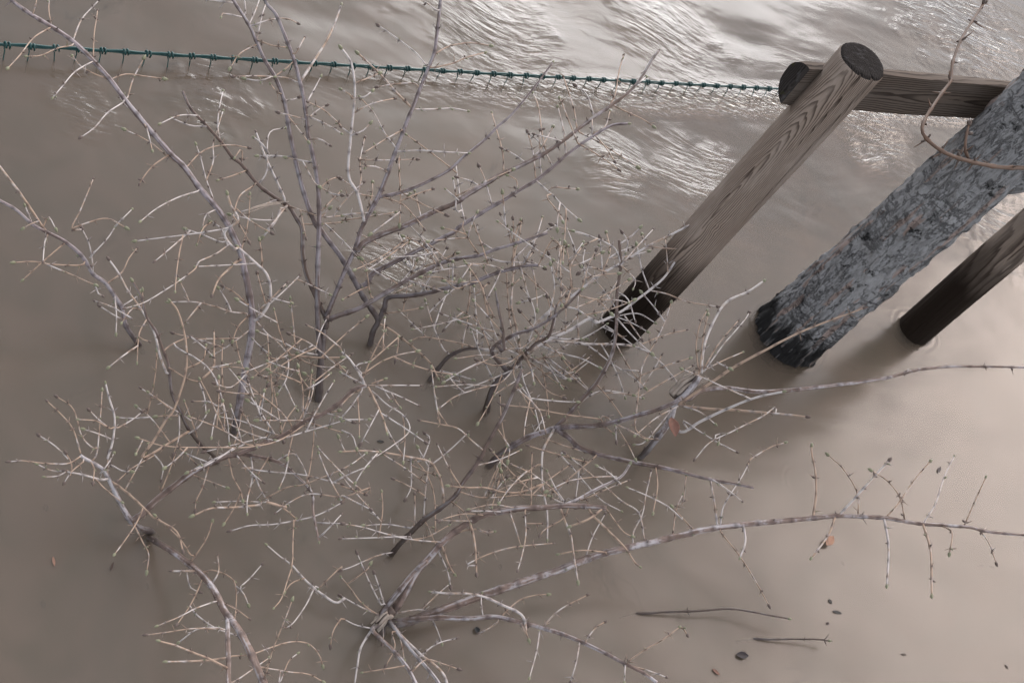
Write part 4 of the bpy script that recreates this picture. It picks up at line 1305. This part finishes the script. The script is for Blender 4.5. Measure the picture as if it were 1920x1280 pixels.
# ------------------------------------------------------------------ leaves and scraps
def leaf_mesh(L_, W_, curl, rs, ragged=.1):
    """thin curled leaf lying along x, two skins closed at the rim"""
    k, m_ = 14, 6; top = []
    for i in range(k + 1):
        u = i / k; wd = W_ * .5 * (math.sin(math.pi * min(1, u * 1.02)) ** .8) * (1 - .25 * u) * (1 + ragged * noise.noise(Vector((u * 7, L_ * 90, 0))))
        for j in range(-m_, m_ + 1):
            q = j / m_; top.append((L_ * (u - .5), q * wd, abs(q) ** 1.5 * wd * curl + curl * L_ * .25 * (u - .5) ** 2 + .0006 * noise.noise(Vector((u * 9, q * 5, L_ * 50)))))
    n_ = len(top); v = top + [(a, b_, c - .0007) for a, b_, c in top]; f = []; r = 2 * m_ + 1
    for i in range(k):
        for j in range(r - 1):
            q = (i * r + j, (i + 1) * r + j, (i + 1) * r + j + 1, i * r + j + 1); f.append(q); f.append(tuple(x_ + n_ for x_ in reversed(q)))
        for j in (0, r - 1):
            q = (i * r + j, (i + 1) * r + j, (i + 1) * r + j + n_, i * r + j + n_); f.append(q if j else tuple(reversed(q)))
    return v, f
LM = {}
def leaf_mat(c):
    if c not in LM: LM[c] = simple_mat('dead_leaf', c, .6, .45, 140)
    return LM[c]
def lay(name, x, y, Lp, Wp, ang, z, col, label, cat, curl=.25, parent=None, group='plant scraps drifting on the water'):
    p = at(x, y, z); mpp = depth(p) / F_PX; rs = random.Random(int(x + y))
    v, f = leaf_mesh(Lp * mpp, Wp * mpp, curl, rs)
    ex = at(x + math.cos(math.radians(ang)) * 10, y + math.sin(math.radians(ang)) * 10, z) - p; th = math.atan2(ex[1], ex[0])
    c_, s_ = math.cos(th), math.sin(th)
    V = [(p[0] + a * c_ - b_ * s_, p[1] + a * s_ + b_ * c_, p[2] + h) for a, b_, h in v]
    o = mesh_obj(name, V, f, leaf_mat(col), parent)
    if parent is None: tag(o, label, cat, group)
    return o
DK, BR, OR = (.012, .010, .009), (.05, .032, .024), (.26, .13, .075)
lay('dead_leaf', 1556, 1013, 30, 18, -50, .012, OR, 'pale orange dead leaf lying beside a budded twig under the long right arm', 'leaf', .35)
lay('seed_husk', 1392, 1228, 28, 16, 5, .003, (.016, .010, .011), 'dark purplish seed husk floating just below the short budded twig', 'husk', .5)
lay('seed_husk', 894, 1181, 14, 13, 70, .004, (.005, .006, .007), 'round black seed husk floating beside the bottom shrub, below its dark arm', 'husk', .6)
lay('dead_leaf', 1343, 1259, 18, 7, 40, .003, (.14, .062, .04), 'small rusty leaf scrap at the bottom edge right of the centre', 'leaf')
lay('dead_leaf', 1669, 808, 20, 13, -45, -.004, BR, 'blurred brown leaf just under the surface below the far post', 'leaf')
lay('dead_leaf', 86, 952, 16, 11, 80, -.006, DK, 'blurred dark scrap under the surface at the far left beside the ragged stem', 'leaf')
lay('dead_leaf', 81, 1132, 18, 10, 75, -.007, DK, 'blurred dark scrap under the surface in the lower left open water', 'leaf')
lay('dead_leaf', 276, 1098, 16, 7, 85, -.006, (.03, .022, .015), 'blurred brown scrap under the surface left of the smooth pale stem', 'leaf')
lay('dead_leaf', 101, 1052, 20, 6, 80, .002, (.22, .12, .08), 'thin orange leaf sliver floating in the open water at far left', 'leaf')
lay('dead_leaf', 210, 1061, 18, 5, -70, .002, (.05, .028, .02), 'thin dark brown leaf sliver right of the orange sliver at far left', 'leaf')
lay('dead_leaf', 714, 827, 14, 6, 5, .002, DK, 'small black leaf scrap floating left of the slanting grey stem', 'leaf')
lay('dead_leaf', 811, 1060, 16, 11, 20, -.003, (.03, .016, .014), 'dark reddish scrap under the peeling bark of the bottom shrub', 'leaf')
lay('dead_leaf', 938, 1062, 14, 7, 85, -.003, BR, 'small brown scrap above the long dark arm of the bottom shrub', 'leaf')
lay('dead_leaf', 1761, 880, 19, 7, -65, .002, (.035, .022, .02), 'narrow brown leaf scrap floating between the upright twigs at right', 'leaf')
lay('dead_leaf', 1557, 1127, 10, 7, 50, .002, DK, 'tiny dark seed scrap just above the floating stick scrap at right', 'leaf')
lay('dead_leaf', 1570, 1147, 22, 6, 15, .002, (.02, .018, .018), 'dark stick shaped scrap above the budded floating twig at right', 'leaf')
lay('dead_leaf', 1552, 1168, 7, 6, 0, .002, (.03, .014, .014), 'tiny reddish round scrap just below the stick shaped scrap', 'leaf')
lay('dead_leaf', 1839, 1060, 18, 6, 0, -.003, BR, 'blurred brown sliver, left one of the pair near the right edge', 'leaf')
lay('dead_leaf', 1860, 1063, 12, 6, 25, -.003, BR, 'blurred brown chip, right one of the pair near the right edge', 'leaf')
lay('dead_leaf', 1695, 1226, 13, 4, 10, .002, BR, 'thin brown sliver floating in the lower right corner water', 'leaf')
lay('dead_leaf', 1888, 1249, 9, 4, 50, .002, BR, 'tiny brown chip at the very lower right corner', 'leaf')
lay('dead_leaf', 1580, 1056, 12, 8, 70, -.004, (.06, .032, .026), 'faint reddish scrap below the pale orange leaf', 'leaf')
lay('dead_leaf', 528, 618, 11, 6, -5, .10, (.04, .027, .02), '', '', .3, ROOTS['S1'])
lay('dead_leaf', 1262, 801, 42, 27, 78, .14, (.15, .066, .045), '', '', .45, ROOTS['S11'])
# the tree's own budded twig, curling up in front of the trunk
def tree_twig(pts, w0, w1, z0, z1, seed, parent):
    l = Line(); q, u, Lp = smooth_px(np.array(pts)); l.px, l.u, l.len, l.style, l.main, l.parent = q, u, Lp, '', False, None
    l.z = z0 + (z1 - z0) * u; l.p = np.array([at(a[0], a[1], zz) for a, zz in zip(q, l.z)])
    mpp = np.array([depth(p) / F_PX for p in l.p]); l.mpp = mpp.mean() * 1.7; l.r = (w0 + (w1 - w0) * u) * .5 * mpp; l.w0, l.w1 = w0, w1; l.rs = random.Random(seed); l.kids = []
    return shape(l).build('twig', [m_ttwig, m_tbud, m_tbud, m_tbud], parent)
m_ttwig = simple_mat('tree_twig_bark', (.085, .045, .026), .6, .55, 60); m_tbud = simple_mat('tree_bud', (.05, .03, .021), .5)
tw = tree_twig([(2010, 318), (1920, 315), (1870, 313), (1820, 303), (1775, 288), (1742, 265), (1729, 244), (1735, 222), (1752, 195), (1768, 172), (1783, 150), (1786, 118), (1802, 75), (1824, 38), (1846, 4)], 8.5, 4.5, 1.06, 1.16, 2, tree)
tree_twig([(1817, 300), (1810, 280), (1812, 255), (1817, 233)], 6, 4, 1.09, 1.12, 5, tw)
# torn wood of the broken stub and of the bottom shrub's foot
def torn(px, w_, z0, z1, root, seed):
    rs = random.Random(seed); q, u, _ = smooth_px(px, 4); z = z0 + (z1 - z0) * u
    P = np.array([at(a[0], a[1], zz) for a, zz in zip(q, z)]); R0 = w_ * .5 * depth(P[0]) / F_PX
    tn = (P[-1] - P[0]); tn /= np.linalg.norm(tn); a = np.cross(tn, [0, 0, 1.]); a /= np.linalg.norm(a); b_ = np.cross(tn, a)
    mb = MB(); mb.tube(P[:-2], [R0 * (.75 + .15 * math.sin(i)) for i in range(len(P) - 2)], 10, 1)
    for k in range(11):
        an = 2 * math.pi * k / 11 + rs.uniform(-.2, .2); o_ = a * math.cos(an) + b_ * math.sin(an); e = rs.uniform(.75, 1.35); i0 = rs.randint(0, len(P) // 3)
        pts = [P[i] + o_ * R0 * (.85 + .25 * (i / len(P)) + .1 * math.sin(i + k)) + tn * (e - 1) * R0 * i / len(P) * 2 for i in range(i0, len(P))]
        mb.tube(pts, [R0 * .34 * (1 - .75 * (i / len(pts)) ** 2) for i in range(len(pts))], 5, 0)
    mb.build('torn_wood', [m_frayed, m_bud], root)
torn(np.array([(1262, 745), (1285, 722), (1318, 703)]), 26, .13, .19, ROOTS['S11'], 3)
torn(np.array([(738, 1142), (722, 1154), (706, 1172)]), 20, .05, .03, ROOTS['S14'], 4)
